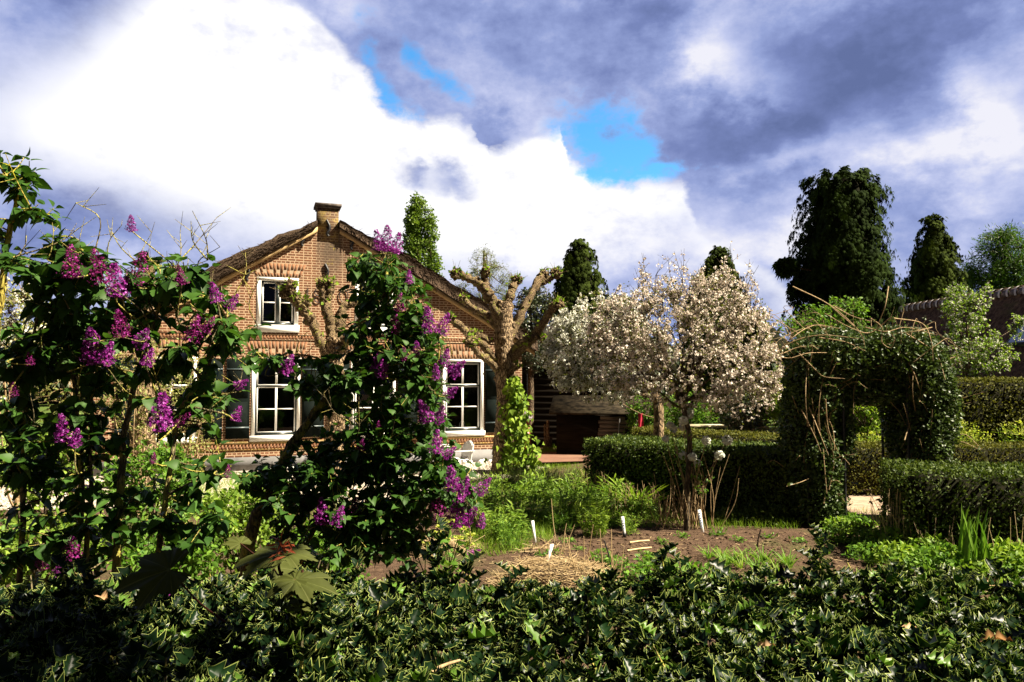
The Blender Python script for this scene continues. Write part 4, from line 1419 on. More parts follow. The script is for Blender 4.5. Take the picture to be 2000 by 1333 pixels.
YB = 32.0
conifer(base_at(1652, YB), P(1650, 335, YB)[2], [(0, 1.5), (0.12, 2.25), (0.3, 2.15), (0.5, 1.95), (0.7, 1.75), (0.86, 1.5), (0.95, 1.42), (1.0, 1.25)], 27000, 0.27, M_conifer,
        'tallest conifer, broad and flat topped, behind the overgrown arch', 1.0, extra=[(P(1535, 520, YB - 0.5), (0.5, 0.4, 0.4), 260), (P(1560, 560, YB), (0.5, 0.4, 0.4), 200)])
conifer(base_at(1828, 35.0), P(1825, 418, 35)[2], [(0, 1.4), (0.15, 1.75), (0.4, 1.62), (0.6, 1.35), (0.8, 0.85), (0.93, 0.5), (1.0, 0.15)], 17000, 0.26, M_conifer2,
        'pointed conifer at the far right above the cottage ridge', 4.0)
conifer(base_at(1132, 36.0), P(1125, 468, 36)[2], [(0, 1.2), (0.2, 1.55), (0.45, 1.55), (0.65, 1.3), (0.85, 0.85), (0.95, 0.6), (1.0, 0.2)], 15000, 0.28, M_conifer2,
        'dark conifer behind the white pear tree, right of the pollard', 7.0)
conifer(base_at(1408, 33.0), P(1402, 482, 33)[2], [(0, 1.3), (0.2, 1.7), (0.5, 1.55), (0.7, 1.2), (0.88, 0.7), (1.0, 0.15)], 14000, 0.27, M_conifer2,
        'dark conifer rising behind the apple tree in blossom', 9.0)
# poplar: several upright columns
bp = base_at(822, 60.0)
leaf_tree('poplar_tree', 'tall narrow poplar rising behind the right roof slope', bp,
          [E(813, 425, 60, 20, 46, 1.1, .9), E(843, 455, 60, 10, 46, .6, .5), E(800, 490, 60, 16, 60, 1, .8), E(820, 520, 60, 26, 70, 1.4, 1), E(848, 540, 60, 16, 50, .7, .6), E(862, 580, 60, 12, 40, .4, .5), E(815, 620, 60, 42, 60, 1.2, 1.6)],
          34, 850, 18, 0.25, M_poplar, 0.3, LEAF2, top=P(815, 395, 60), up=0.9, limb_r=0.07, shell=0.3, jit=0.14, twig_r=0.02)
leaf_tree('birch_tree', 'airy pale birch behind the right pollard and roof', base_at(945, 45),
          [E(945, 520, 45, 34, 40, 1, 1.4), E(920, 575, 45, 42, 40, 1, 1.4), E(975, 560, 45, 38, 46, 1, 1.4), E(990, 560, 45, 20, 40, .5, .8)], 22, 340, 13, 0.17, M_birch, 0.16, SLIM,
          top=P(945, 490, 45), up=-0.1, limb_r=0.05, jit=0.12, twig_r=0.012, shell=0.5)
leaf_tree('willow_tree', 'rounded green willow at the right edge behind the cottage', base_at(1965, 44),
          [E(1960, 500, 44, 66, 62, 1.2, 2.2), E(1920, 540, 44, 36, 60, .8, 1.4), E(1990, 560, 44, 60, 90, 1.2, 2), E(1960, 600, 44, 80, 60, 1, 2)], 24, 800, 22, 0.30, M_willow, 0.3, SLIM,
          top=P(1962, 470, 44), up=0.2, jit=0.16, shell=0.45)
leaf_tree('evergreen_tree', 'small leaved dark evergreen just behind the right pollard', base_at(1035, 24.0),
          [E(1030, 620, 24, 40, 55, 1, .9), E(1058, 600, 24, 26, 44, .6, .6), E(1010, 660, 24, 30, 40, .6, .7), E(1045, 690, 24, 40, 40, .6, .7)], 18, 700, 16, 0.085, M_evergreen, 0.12, OVAL,
          top=P(1035, 575, 24), jit=0.06)
# sunlit shrubs behind the arch
leaf_tree('hazel_bush', 'bright green leafy bush behind the left of the arch', base_at(1600, 17.5),
          [E(1650, 605, 17.5, 40, 28, .8, .6), E(1570, 635, 17.5, 60, 36, 1, .8), E(1620, 660, 17.5, 80, 50, 1, .8), E(1600, 740, 17.5, 80, 70, 1, .9)], 16, 560, 13, 0.085, M_green, 0.07, OVAL,
          top=P(1610, 640, 17.5), jit=0.05, limb_r=0.03)
leaf_tree('hazel_bush', 'light green bush seen through the opening of the arch', base_at(1690, 15.5) + [0.1, 0, 0],
          [E(1690, 800, 16.4, 60, 60, 1, .5), E(1700, 850, 16.4, 70, 50, 1, .5), E(1670, 740, 16.4, 50, 50, .7, .5)], 12, 300, 12, 0.085, M_lime, 0.05, OVAL,
          top=P(1690, 790, 16.4), jit=0.05, limb_r=0.02)
# green bushes under and behind the apple tree
for k, (px, py, Y, rx, ry, mat_, lab) in enumerate(((1270, 800, 21, 50, 40, M_green, 'rounded green bush behind the pear trunk'), (1350, 800, 20, 60, 40, M_green, 'green bush right behind the apple stem'),
                                               (1450, 805, 19.5, 60, 40, M_evergreen, 'dark bush under the right side of the apple blossom'), (1530, 770, 19, 50, 60, M_mid, 'bush between the apple tree and the arch'))):
    leaf_tree('garden_bush', lab, base_at(px, Y), [E(px, py, Y, rx, ry, 1, .7), E(px, py + 40, Y, rx, 30, .7, .7)], 9, 260, 12, 0.09, mat_, 0.05, OVAL, jit=0.05, limb_r=0.02, up=0.2)
# far woodland closing the horizon
mb = MB(); mc = MB()
for i in range(130):
    px = -300 + 2600 * rng.random(); Y = 62 + 30 * rng.random(); hgt = (4.5 + 3.5 * rng.random())
    c = np.array([(px - 1000) / FPX * Y, Y, hgt * 0.5])
    p, d = ell_pts(170, c, (2.6, 2.6, hgt * 0.55), 0.55)
    scatter(mb, SPRAY, p, unit(d + np.array([0, 0, -0.2]) + 0.4 * rdir(170)), unit(d + np.array([0, 0, .8])), 0.7 + 0.5 * rng.random(170))
    mc.blob(c, 2.1, 2, 0.12, sq=(1, 1, hgt * 0.5 / 2.1 * 0.9), mat=1)
mb.v += mc.v; mb.c += mc.c; mb.lp += [l + mb.n for l in mc.lp]; mb.lt += mc.lt; mb.mi += mc.mi; mb.n += mc.n
# each blob keeps its own offset
tag(mb.build('woodland', [M_evergreen, M_core]), 'low dark woodland closing the horizon behind the house and trees', 'woodland', kind='stuff')

# ------------------------------------------------------------------ trees in blossom
def blossom(mb, twigs, per, size, k=5, rad=0.04, lo=0.15, jit=0.015):
    p, d = along(twigs, per, lo, jit)
    n = len(p)
    P_ = np.repeat(p, k, 0) + rdir(n * k) * rad * rng.random((n * k, 1)) ** 0.5
    nr = unit(P_ - np.repeat(p, k, 0) + rdir(n * k) * 0.02)
    scatter(mb, BLOS, P_, unit(rdir(n * k)), nr, size * (0.7 + 0.6 * rng.random(n * k)))


ba = G(1342, 1036); YA = ba[1]
ap = empty('apple_tree', ba, 'apple tree covered in pale pink blossom in front of the clipped hedges', 'tree')
mb = MB(ba)
ells = [E(1345, 690, YA, 165, 120, 2.0, 1.15), E(1290, 630, YA, 105, 85, 1.1, .9), E(1405, 610, YA, 95, 95, 1.4, .9), E(1455, 690, YA, 78, 110, 1.2, .8), E(1225, 690, YA, 85, 85, 1.0, .7),
        E(1440, 785, YA, 80, 50, .7, .6), E(1280, 765, YA, 100, 45, .5, .7), E(1395, 560, YA, 65, 55, .6, .5), E(1270, 575, YA, 70, 45, .5, .5), E(1195, 640, YA, 75, 70, .8, .6), E(1500, 730, YA, 30, 60, .3, .4)]
tw = branchy(mb, [ba - [0, 0, .05], P(1342, 960, YA), P(1347, 860, YA), P(1336, 800, YA), P(1338, 740, YA)], [0.05, 0.042, 0.04, 0.04, 0.03], ells, 34, 1550, 0.032, 0.0045, 0.72, 0.3, 0.35, 6, 0.05, wig=0.07)
# bare upright whips on top
wh = []
for k in range(26):
    px = 1210 + 260 * rng.random(); b_ = P(px, 590, YA + rng.standard_normal() * 0.3); e_ = b_ + np.array([0.22 * rng.standard_normal(), 0.15 * rng.standard_normal(), 0.4 + 0.40 * rng.random()])
    pth = smooth_path([b_, (b_ + e_) / 2 + rng.standard_normal(3) * 0.08, e_], 7)
    mb.tube(pth, np.linspace(0.006, 0.002, len(pth)), 4, cap=False); wh.append(pth)
    for _ in range(6):
        q_ = pth[rng.integers(1, 6)]; e2 = q_ + unit(rdir(1)[0] + [0, 0, .6]) * (0.1 + 0.15 * rng.random())
        mb.tube([q_, e2], [0.003, 0.0015], 3, cap=False); wh.append(np.array([q_, (q_ + e2) / 2, e2]))
mb.build('trunk', M_bark_apple, ap)
ml = MB(ba); leafy(ml, tw, 6, 0.045, LEAF2, 1.0, 0.4, 0.1, 0.03); ml.build('leaves', M_apple_leaf, ap)
mf = MB(ba); blossom(mf, tw, 4, 0.029, 5, 0.036); blossom(mf, wh, 2, 0.028, 2, 0.025); mf.build('blossom', M_pink_bl, ap)

bq = np.array([P(1283, 838, 15.8)[0], 15.8, 0.0])
pr = empty('pear_tree', bq, 'pear tree with white blossom spreading left behind the apple tree', 'tree')
mb = MB(bq)
ells = [E(1170, 650, 15.8, 95, 85, 1.3, 1.1), E(1105, 695, 15.8, 52, 80, 1.2, .8), E(1215, 620, 15.8, 60, 50, .8, .8), E(1230, 700, 15.8, 90, 80, 1.2, 1.0), E(1180, 760, 15.8, 70, 40, .7, .8), E(1100, 640, 15.8, 30, 40, .4, .5)]
tw = branchy(mb, [bq, P(1286, 800, 15.8), P(1275, 770, 15.8), P(1240, 720, 15.8), P(1190, 670, 15.8)], [0.12, 0.11, 0.10, 0.07, 0.04], ells, 24, 950, 0.045, 0.006, 0.3, 0.3, 0.3, 6)
mb.build('trunk', M_bark, pr)
ml = MB(bq); leafy(ml, tw, 9, 0.06, LEAF2, 1.0, 0.4, 0.1, 0.03); ml.build('leaves', M_apple_leaf, pr)
mf = MB(bq); blossom(mf, tw, 6, 0.036, 5, 0.05); mf.build('blossom', M_white_bl, pr)

bw_ = base_at(1892, 17.6)
wt_ = empty('hawthorn_tree', bw_, 'slim young tree with green leaves and white flowers against the cottage roof', 'tree')
mb = MB(bw_)
ells = [E(1880, 610, 17.6, 50, 50, 1, .6), E(1900, 680, 17.6, 62, 60, 1.4, .7), E(1930, 700, 17.6, 60, 40, .8, .6), E(1870, 580, 17.6, 28, 34, .4, .4), E(1930, 575, 17.6, 10, 30, .15, .1), E(1985, 640, 17.6, 20, 30, .25, .3)]
tw = branchy(mb, [bw_, P(1890, 760, 17.6), P(1888, 600, 17.6)], [0.06, 0.05, 0.02], ells, 14, 420, 0.03, 0.005, 0.35, 0.35, 0.3)
mb.build('trunk', M_bark_dark, wt_)
ml = MB(bw_); leafy(ml, tw, 10, 0.065, OVAL, 1.0, 0.4, 0.1, 0.03); ml.build('leaves', M_mid, wt_)
mf = MB(bw_); blossom(mf, tw, 2, 0.03, 4, 0.04); mf.build('blossom', M_white_bl, wt_)


# ------------------------------------------------------------------ clipped hedges
def hedge(name, label, p0, p1, width, h, n, mat_top, size=0.05, group='clipped hedges around the garden', rough=0.04, twigs=60):
    """clipped hedge from p0 to p1 (front line), running back by width"""
    p0, p1 = np.array(p0, float), np.array(p1, float)
    ax = p1 - p0; L = np.linalg.norm(ax); ax = ax / L
    bk = np.array([-ax[1], ax[0]])
    c = np.array([p0[0], p0[1], 0])
    t = empty(name, c, label, 'hedge', group)
    to3 = lambda u, v, z: np.stack([p0[0] + ax[0] * u + bk[0] * v, p0[1] + ax[1] * u + bk[1] * v, z], -1)
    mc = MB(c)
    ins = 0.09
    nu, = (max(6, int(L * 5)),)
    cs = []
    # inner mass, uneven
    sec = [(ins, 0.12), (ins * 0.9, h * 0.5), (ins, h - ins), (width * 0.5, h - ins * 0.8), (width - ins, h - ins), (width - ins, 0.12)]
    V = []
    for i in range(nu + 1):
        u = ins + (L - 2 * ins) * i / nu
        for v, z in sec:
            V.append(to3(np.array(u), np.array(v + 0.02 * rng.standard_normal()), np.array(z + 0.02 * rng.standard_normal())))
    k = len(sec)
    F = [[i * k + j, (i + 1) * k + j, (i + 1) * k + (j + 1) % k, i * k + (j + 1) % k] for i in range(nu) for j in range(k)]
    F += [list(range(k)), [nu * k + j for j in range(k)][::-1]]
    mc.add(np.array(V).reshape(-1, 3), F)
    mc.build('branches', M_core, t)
    areas = np.array([L * h, L * width, L * h, width * h, width * h])
    cnt = (n * areas / areas.sum()).astype(int)
    ml = MB(c)
    axis3 = np.array([ax[0], ax[1], 0]); bk3 = np.array([bk[0], bk[1], 0])
    for side, m_ in enumerate(cnt):
        a, b, dep = rng.random(m_), rng.random(m_), -0.10 * rng.random(m_) ** 1.5 + 0.03
        if side == 1: dep = dep + rough * np.array([mnoise.noise(Vector((x * L * 1.5, y * 2, 0))) for x, y in zip(a, b)])
        if side == 0: p = to3(a * L, -dep, 0.03 + b * h); nv = -bk3
        elif side == 1: p = to3(a * L, b * width, h + dep); nv = np.array([0, 0, 1.0])
        elif side == 2: p = to3(a * L, width + dep, 0.03 + b * h); nv = bk3
        elif side == 3: p = to3(-dep, a * width, 0.03 + b * h); nv = -axis3
        else: p = to3(L + dep, a * width, 0.03 + b * h); nv = axis3
        up_ = np.array([0, 0, 0.35])
        d = unit(rdir(m_) + nv * 0.45 + up_)
        scatter(ml, OVAL if size > 0.045 else LEAF2, p, d, unit(rdir(m_) * 0.65 + nv * 0.9 + up_ * 0.5), size * (0.6 + 0.8 * rng.random(m_)))
    ml.build('leaves', mat_top, t)
    return t


hedge('clipped_hedge', 'clipped hedge with its end beside the brick drive, in front of the apple tree', (P(1142, 860, 14.3)[0], 14.3), (P(1545, 880, 11.9)[0], 11.9), 1.35, 1.1, 26000, M_box, 0.05)
hedge('clipped_hedge', 'lower looking clipped hedge running behind the front one under the blossom', (P(1232, 850, 17.2)[0], 17.2), (P(1560, 860, 14.6)[0], 14.6), 0.9, 1.12, 17000, M_box_olive, 0.045)
hedge('clipped_hedge', 'clipped hedge with olive top between the arch and the yellow flowers', (P(1645, 870, 14.6)[0], 14.6), (12.0, 14.5), 0.7, 0.98, 17000, M_box_olive, 0.045)
hedge('clipped_hedge', 'broad dark clipped hedge nearest on the right, in front of the iris', (5.05, 9.5), (9.2, 8.6), 1.3, 1.10, 24000, M_box, 0.045)
hedge('clipped_hedge', 'tallest clipped hedge, yellow green on top, below the cottage roof', (P(1815, 760, 16.2)[0], 16.2), (15.0, 15.9), 0.75, 2.28, 24000, M_box_olive, 0.055)

# ------------------------------------------------------------------ overgrown garden arch
YR = 12.0
ar_b = np.array([P(1690, 1010, YR)[0], YR, 0.0])
arch_o = empty('garden_arch', ar_b, 'overgrown leafy arch with bare twisting stems over the garden path', 'arch')
mb = MB(ar_b)
kx = YR / FPX
for px in (1560, 1630, 1752, 1822):
    for dy_ in (-0.35, 0.45):
        x = P(px, 900, YR)[0]
        mb.tube([(x, YR + dy_, -0.05), (x, YR + dy_, 2.3)], 0.022, 6)
for dy_ in (-0.35, 0.45):
    c_ = P(1691, 770, YR)
    mb.tube([(c_[0] + 131 * kx * math.cos(a), YR + dy_, 2.2 + 0.55 * math.sin(a)) for a in np.linspace(math.pi, 0, 14)], 0.02, 6)
mb.build('frame', M_iron, arch_o)
st = MB(ar_b); lf = MB(ar_b); co = MB(ar_b)
vols = [(1588, 900, 50, 125, 0.55, 1.5), (1586, 760, 56, 90, 0.6, 1.2), (1592, 980, 52, 60, 0.55, .7), (1640, 705, 85, 55, 0.65, 1.2), (1720, 700, 95, 56, 0.65, 1.2), (1788, 740, 62, 80, 0.62, 1.2),
        (1795, 850, 54, 120, 0.55, 1.5), (1800, 960, 44, 60, 0.5, .6), (1752, 800, 24, 90, 0.4, .4), (1690, 765, 70, 26, 0.5, .5), (1640, 840, 16, 80, 0.4, .35), (1560, 860, 34, 130, .5, .6), (1830, 800, 26, 90, .5, .5), (1650, 690, 110, 50, .6, .8), (1745, 690, 90, 52, .6, .8)]
for px, py, rx, ry, dy_, wt in vols:
    c = P(px, py, YR); r_ = np.array([rx * kx, dy_, ry * kx])
    co.blob(c, 1.0, 2, 0.07, sq=r_ * (0.70 if wt > 0.5 else 0.5))
    n = int(5600 * wt)
    p, d = ell_pts(n, c, r_ * 1.06, 0.55)
    keep = p[:, 2] > 0.03
    p, d = p[keep], d[keep]; n = len(p)
    scatter(lf, OVAL, p, unit(rdir(n) + d * 0.5 + [0, 0, .2]), unit(rdir(n) * 0.7 + d * 0.6 + [0, 0, .3]), 0.04 + 0.04 * rng.random(n))
    for _ in range(int(20 * wt)):
        a_, _d = ell_pts(1, c, r_, 0.3); a_ = a_[0]
        e_ = a_ + unit(_d[0] + [0, 0, 0.6] + 0.6 * rdir(1)[0]) * (0.25 + 0.3 * rng.random())
        pth = smooth_path([a_, (a_ + e_) / 2 + 0.06 * rng.standard_normal(3), e_ + [0, 0, -0.08]], 7)
        st.tube(pth, np.linspace(0.007, 0.003, len(pth)), 4, cap=False)
        p, d = along([pth], 4, 0.4, 0.015)
        scatter(lf, OVAL, p, unit(rdir(4) + [0, 0, .2]), unit(rdir(4) + [0, 0, .5]), 0.05 + 0.03 * rng.random(4))
co.build('branches', M_core, arch_o)
lf.build('leaves', M_arch, arch_o)


def stem_px(pts, r0, r1, Y, off=-0.6, n=18):
    pp = smooth_path([P(a, b, Y + off + 0.15 * rng.standard_normal()) for a, b in pts], n)
    st.tube(pp, np.linspace(r0, r1, len(pp)), 5, 0.05)


for pts in ([(1548, 560), (1620, 596), (1678, 648), (1688, 688), (1680, 722)], [(1490, 702), (1530, 690), (1562, 678), (1605, 676)], [(1506, 705), (1545, 662), (1590, 636), (1640, 642)],
            [(1600, 660), (1650, 668), (1690, 686)], [(1745, 622), (1800, 632), (1818, 665), (1822, 705)], [(1770, 652), (1815, 680), (1834, 702), (1846, 742)],
            [(1700, 622), (1722, 640), (1722, 668), (1740, 680), (1748, 660)], [(1490, 712), (1540, 672), (1600, 655), (1680, 662)], [(1560, 690), (1590, 720), (1610, 736), (1650, 740)],
            [(1765, 690), (1785, 730), (1798, 770), (1795, 786)], [(1630, 600), (1665, 618), (1700, 628)], [(1735, 560), (1728, 600), (1712, 640)], [(1820, 640), (1785, 648), (1745, 652)],
            [(1500, 690), (1540, 700), (1580, 690), (1640, 690)], [(1565, 800), (1590, 850), (1604, 885)], [(1580, 795), (1600, 845), (1618, 890)], [(1600, 790), (1625, 835), (1630, 880)], [(1612, 780), (1618, 840), (1640, 890)],
            [(1740, 620), (1700, 650), (1660, 640), (1610, 612)], [(1690, 640), (1730, 648), (1770, 640), (1830, 655)]):
    stem_px(pts, 0.010, 0.004, YR)
for _ in range(26):
    px = 1520 + 300 * rng.random(); py = 690 + 25 * rng.standard_normal()
    sg = 1 if px > 1680 else -1
    pts = [(px, py), (px + sg * 25 + 20 * rng.standard_normal(), py - 30 - 20 * rng.random()), (px + sg * 55 + 25 * rng.standard_normal(), py - 25 + 15 * rng.standard_normal()), (px + sg * 75 + 25 * rng.standard_normal(), py + 15 + 20 * rng.standard_normal())]
    stem_px(pts, 0.0055, 0.0025, YR, -0.2 + 0.4 * rng.standard_normal(), 14)
for _ in range(22):
    px = 1550 + 80 * rng.random() if rng.random() < 0.6 else 1765 + 70 * rng.random()
    z = 1010 - 200 * rng.random()
    stem_px([(px, z), (px + 8 * rng.standard_normal(), z - 60), (px + 12 * rng.standard_normal(), z - 130)], 0.009, 0.004, YR, -0.45, 10)
st.build('stems', M_twig, arch_o)

# ------------------------------------------------------------------ lilacs
PAN = []


def make_panicle(bud):
    L = 0.165
    mb_ = MB()
    n = 420
    t = rng.random(n) ** 1.25
    rad = 0.047 * (1 - t) ** 0.75 * (0.55 + 0.45 * np.minimum(1, t * 8 + 0.2)) + 0.006
    a = rng.random(n) * 2 * math.pi
    lump = 1 + 0.28 * np.sin(a * 3 + t * 17)
    rr = rad * lump * (0.65 + 0.4 * rng.random(n))
    p = np.stack([rr * np.cos(a), rr * np.sin(a), t * L], -1)
    o_ = unit(np.stack([np.cos(a), np.sin(a), 0.35 + 0.4 * rng.standard_normal(n)], -1) + 0.3 * rdir(n))
    scatter(mb_, FLORET, p, unit(rdir(n)), o_, (0.0115 if not bud else 0.0085) * (0.75 + 0.5 * rng.random(n)))
    mb_.tube([(0, 0, -0.005), (0, 0, L * 0.9)], [0.0025, 0.0012], 5)
    return mb_


PANM = [(make_panicle(False), M_lilac_flower) for _ in range(4)] + [(make_panicle(True), M_lilac_bud) for _ in range(2)]
PAN_MESH = []


def lilac(base, label, stems, ells, Y, nt, per, leaf, flowers, bark=M_lilac_bark, limbs=14, dry=0, group=None, tl=(0.05, 0.01)):
    t = empty('lilac_bush', base, label, 'bush', group)
    mb = MB(base); ml = MB(base)
    nodes = []
    for pts, r0, r1 in stems:
        pp = smooth_path(pts, 26)
        pp[1:-1] += rng.standard_normal(pp[1:-1].shape) * r0 * 0.12
        mb.tube(pp, np.linspace(r0, r1, len(pp)), 9, 0.06)
        nodes.append(pp[4:])
    wts = np.array([e[2] for e in ells]); wts = wts / wts.sum()
    for i in range(limbs):
        e = ells[i % len(ells)]
        tg = ell_pts(1, e[0], np.asarray(e[1]) * 0.7, 0.4)[0][0]
        nn = np.concatenate(nodes); dd = np.linalg.norm(nn - tg, axis=1) + 0.9 * np.maximum(0, nn[:, 2] - tg[2] + 0.1); s_ = nn[np.argmin(dd)]
        L = np.linalg.norm(tg - s_)
        pp = smooth_path([s_, (s_ + tg) / 2 + 0.08 * L * rng.standard_normal(3) - [0, 0, 0.1 * L], tg], 12)
        mb.tube(pp, np.linspace(min(0.012, 0.006 + 0.01 * L), 0.004, len(pp)), 6, 0.05, cap=False)
        nodes.append(pp[3:])
    nn = np.concatenate(nodes)
    tw = []
    for i in range(nt):
        e = ells[rng.choice(len(ells), p=wts)]
        tg = ell_pts(1, e[0], e[1], 0.15)[0][0]
        dd = np.linalg.norm(nn - tg, axis=1) + 0.5 * np.maximum(0, nn[:, 2] - tg[2]); s_ = nn[np.argmin(dd + 0.1 * rng.random(len(dd)))]
        L = np.linalg.norm(tg - s_)
        pp = smooth_path([s_, (s_ + tg) / 2 + 0.10 * L * rng.standard_normal(3) - [0, 0, 0.08 * L], tg], 8)
        mb.tube(pp, np.linspace(0.0045, 0.002, len(pp)), 4, cap=False)
        tw.append(pp)
    # leaves in opposite pairs towards twig ends
    for pp in tw:
        e_ = pp[-1]; ax = unit(pp[-1] - pp[-3])
        L = np.linalg.norm(pp[-1] - pp[0])
        k = max(2, per // 2)
        for j in range(k):
            f = j * 0.042 / max(0.1, L)
            if f > 0.9: break
            p = pp[-1] * (1 - f) + pp[0] * f if f < 0.15 else pp[int((1 - f) * (len(pp) - 1))]
            a = rng.random() * 3.14
            side = unit(np.array([math.cos(a), math.sin(a), 0.0]) + 0.25 * rng.standard_normal(3))
            for sg in (1, -1):
                d = unit(side * sg * 0.9 + ax * 0.35 * (1 if j else 1.6) + np.array([0, 0, -0.45 - 0.35 * rng.random() if j else 0.1]))
                o_ = p + d * leaf * 0.22
                s2 = leaf * (0.7 + 0.5 * rng.random()) * (0.75 if j == 0 else 1.0)
                nr = unit(np.array([0, 0, 0.75]) + np.array([d[0], d[1], 0]) * 0.55 + 0.3 * rng.standard_normal(3))
                scatter(ml, HEART, o_[None], d[None], nr[None], np.array([s2]))
    # bare dry tops
    for _ in range(dry):
        e = ells[rng.integers(len(ells))]
        s_ = tw[rng.integers(len(tw))][-1]
        if s_[2] < e[0][2]: continue
        e_ = s_ + np.array([0.10 * rng.standard_normal(), 0.1 * rng.standard_normal(), 0.12 + 0.16 * rng.random()])
        pp = smooth_path([s_, (s_ + e_) / 2 + 0.03 * rng.standard_normal(3), e_], 8)
        mb.tube(pp, np.linspace(0.004, 0.0015, len(pp)), 4, cap=False)
        for _k in range(4):
            q_ = pp[rng.integers(3, len(pp))]; d = unit(rdir(1)[0] + [0, 0, .7]) * (0.05 + 0.08 * rng.random())
            mb.tube([q_, q_ + d], [0.0022, 0.001], 3, cap=False)
    # flower clusters
    for px, py, ln, tilt, kind in flowers:
        s = 0.84 * ln / 1444 * Y / 0.165
        c0 = P(px, py + ln * 0.45, Y - 0.30 * rng.random() - 0.12)
        v = PANM[(rng.integers(4) if not kind else 4 + rng.integers(2))]
        if len(v) == 2:
            ob = v[0].build('flower_cluster', v[1], t)
            PANM[PANM.index(v)] = (ob.data, v[1], 1)
        else:
            ob = bpy.data.objects.new('flower_cluster', v[0]); link(ob, t)
        ax = unit(np.array([math.sin(tilt), -0.25 + 0.2 * rng.standard_normal(), math.cos(tilt)]))
        ob.rotation_euler = Vector(ax).to_track_quat('Z', 'Y').to_euler()
        ob.scale = (s * 1.08, s * 1.08, s)
        ob.location = tuple(c0 - base)
        dd = np.linalg.norm(nn - c0, axis=1); s_ = nn[np.argmin(dd)]
        pp = smooth_path([s_, (s_ + c0) / 2 + 0.05 * rng.standard_normal(3) - [0, 0, .04], c0], 8)
        mb.tube(pp, np.linspace(0.005, 0.003, len(pp)), 4, cap=False)
    mb.build('stems', bark, t, True)
    ml.build('leaves', M_lilac, t, True)
    return t


YL = 3.7
gb_ = lambda px, Y: np.array([(px - 1000) / FPX * Y, Y, 0.0])


def pp_(lst, Y): return [P(a[0], a[1], Y + (a[2] if len(a) > 2 else 0)) for a in lst]


EL_ = lambda px, py, rx, ry, w_, Y=YL, d=0.30: E(px, py, Y, rx, ry, w_, d)
lilac(gb_(230, YL), 'tall purple lilac at the left with many dark leaves and large flower heads',
      [([gb_(215, YL)] + pp_([(228, 1080), (236, 930), (246, 830), (268, 730), (300, 640), (320, 560)], YL), 0.024, 0.006),
       ([gb_(300, YL)] + pp_([(312, 1080), (324, 970), (340, 870), (352, 800), (395, 740), (428, 650), (432, 560)], YL), 0.017, 0.005),
       ([gb_(130, YL)] + pp_([(150, 1080), (160, 960), (150, 820), (140, 700), (120, 580), (110, 480)], YL), 0.018, 0.005),
       ([gb_(35, YL)] + pp_([(42, 1080), (45, 920), (52, 800), (60, 680), (90, 560)], YL), 0.016, 0.005),
       ([gb_(200, YL)] + pp_([(170, 1090), (178, 980), (176, 870), (180, 760), (175, 640), (170, 500)], YL), 0.014, 0.004)],
      [EL_(105, 540, 50, 85, 1.2), EL_(165, 500, 42, 55, .8), EL_(240, 560, 60, 80, 1.3), EL_(330, 540, 50, 45, .5), EL_(390, 560, 46, 66, .9), EL_(60, 680, 70, 110, 1.4), EL_(160, 680, 80, 110, 1.8),
       EL_(280, 680, 80, 80, 1.0), EL_(385, 680, 60, 60, .6), EL_(465, 640, 40, 45, .45), EL_(70, 860, 80, 130, 1.5), EL_(180, 860, 80, 110, 1.2), EL_(330, 800, 60, 80, .45), EL_(420, 800, 55, 60, .55), EL_(420, 900, 50, 60, .5),
       EL_(110, 1030, 120, 90, 1.4), EL_(290, 990, 100, 70, .9), EL_(400, 1010, 80, 70, .8)],
      YL, 400, 8, 0.076,
      [(258, 436, 36, 0.1, 0), (142, 512, 70, 0.0, 1), (205, 520, 75, -0.15, 1), (228, 545, 70, 0.1, 0), (262, 520, 75, 0.35, 1), (240, 560, 50, 0.2, 0), (355, 537, 42, 0, 1), (425, 570, 46, -0.2, 0), (447, 586, 40, 0.6, 0),
       (375, 640, 62, 0.25, 1), (400, 632, 40, 0.5, 1), (188, 672, 80, 0.0, 0), (205, 690, 50, 0.3, 0), (240, 632, 60, -0.1, 1), (272, 652, 52, 0.7, 0), (285, 697, 40, 0.3, 0), (22, 618, 52, 0.15, 1), (60, 700, 30, 0, 1), (310, 800, 80, 0.25, 0),
       (350, 812, 44, 0.8, 1), (330, 800, 60, 0.0, 0), (128, 835, 60, -0.15, 0), (146, 855, 40, 0.2, 0), (463, 742, 34, 1.0, 0), (458, 806, 36, 0.3, 0), (85, 1090, 50, -0.1, 1), (140, 1062, 56, 0.3, 1), (445, 922, 26, 0, 1), (28, 760, 32, 0, 1), (300, 895, 24, 0, 1),
       (325, 1165, 26, .2, 0), (110, 1110, 30, .5, 0)], limbs=30, dry=60)
# taller neighbour at the very edge with a lichen covered stem
lilac(gb_(-40, 3.9), 'lilac at the left edge whose stem is yellow with lichen, with bare twigs on top',
      [([gb_(-60, 3.9)] + pp_([(-40, 900), (-8, 640), (5, 560), (16, 470), (33, 388)], 3.9), 0.03, 0.010)],
      [EL_(20, 330, 34, 40, 1, 3.9, .2), EL_(-30, 420, 40, 60, 1, 3.9, .2), EL_(40, 370, 14, 26, .3, 3.9, .1), EL_(75, 410, 50, 16, .35, 3.9, .15), EL_(20, 500, 26, 20, .3, 3.9, .2)], 3.9, 40, 7, 0.07, [], M_lichen_bark, 6, 3)

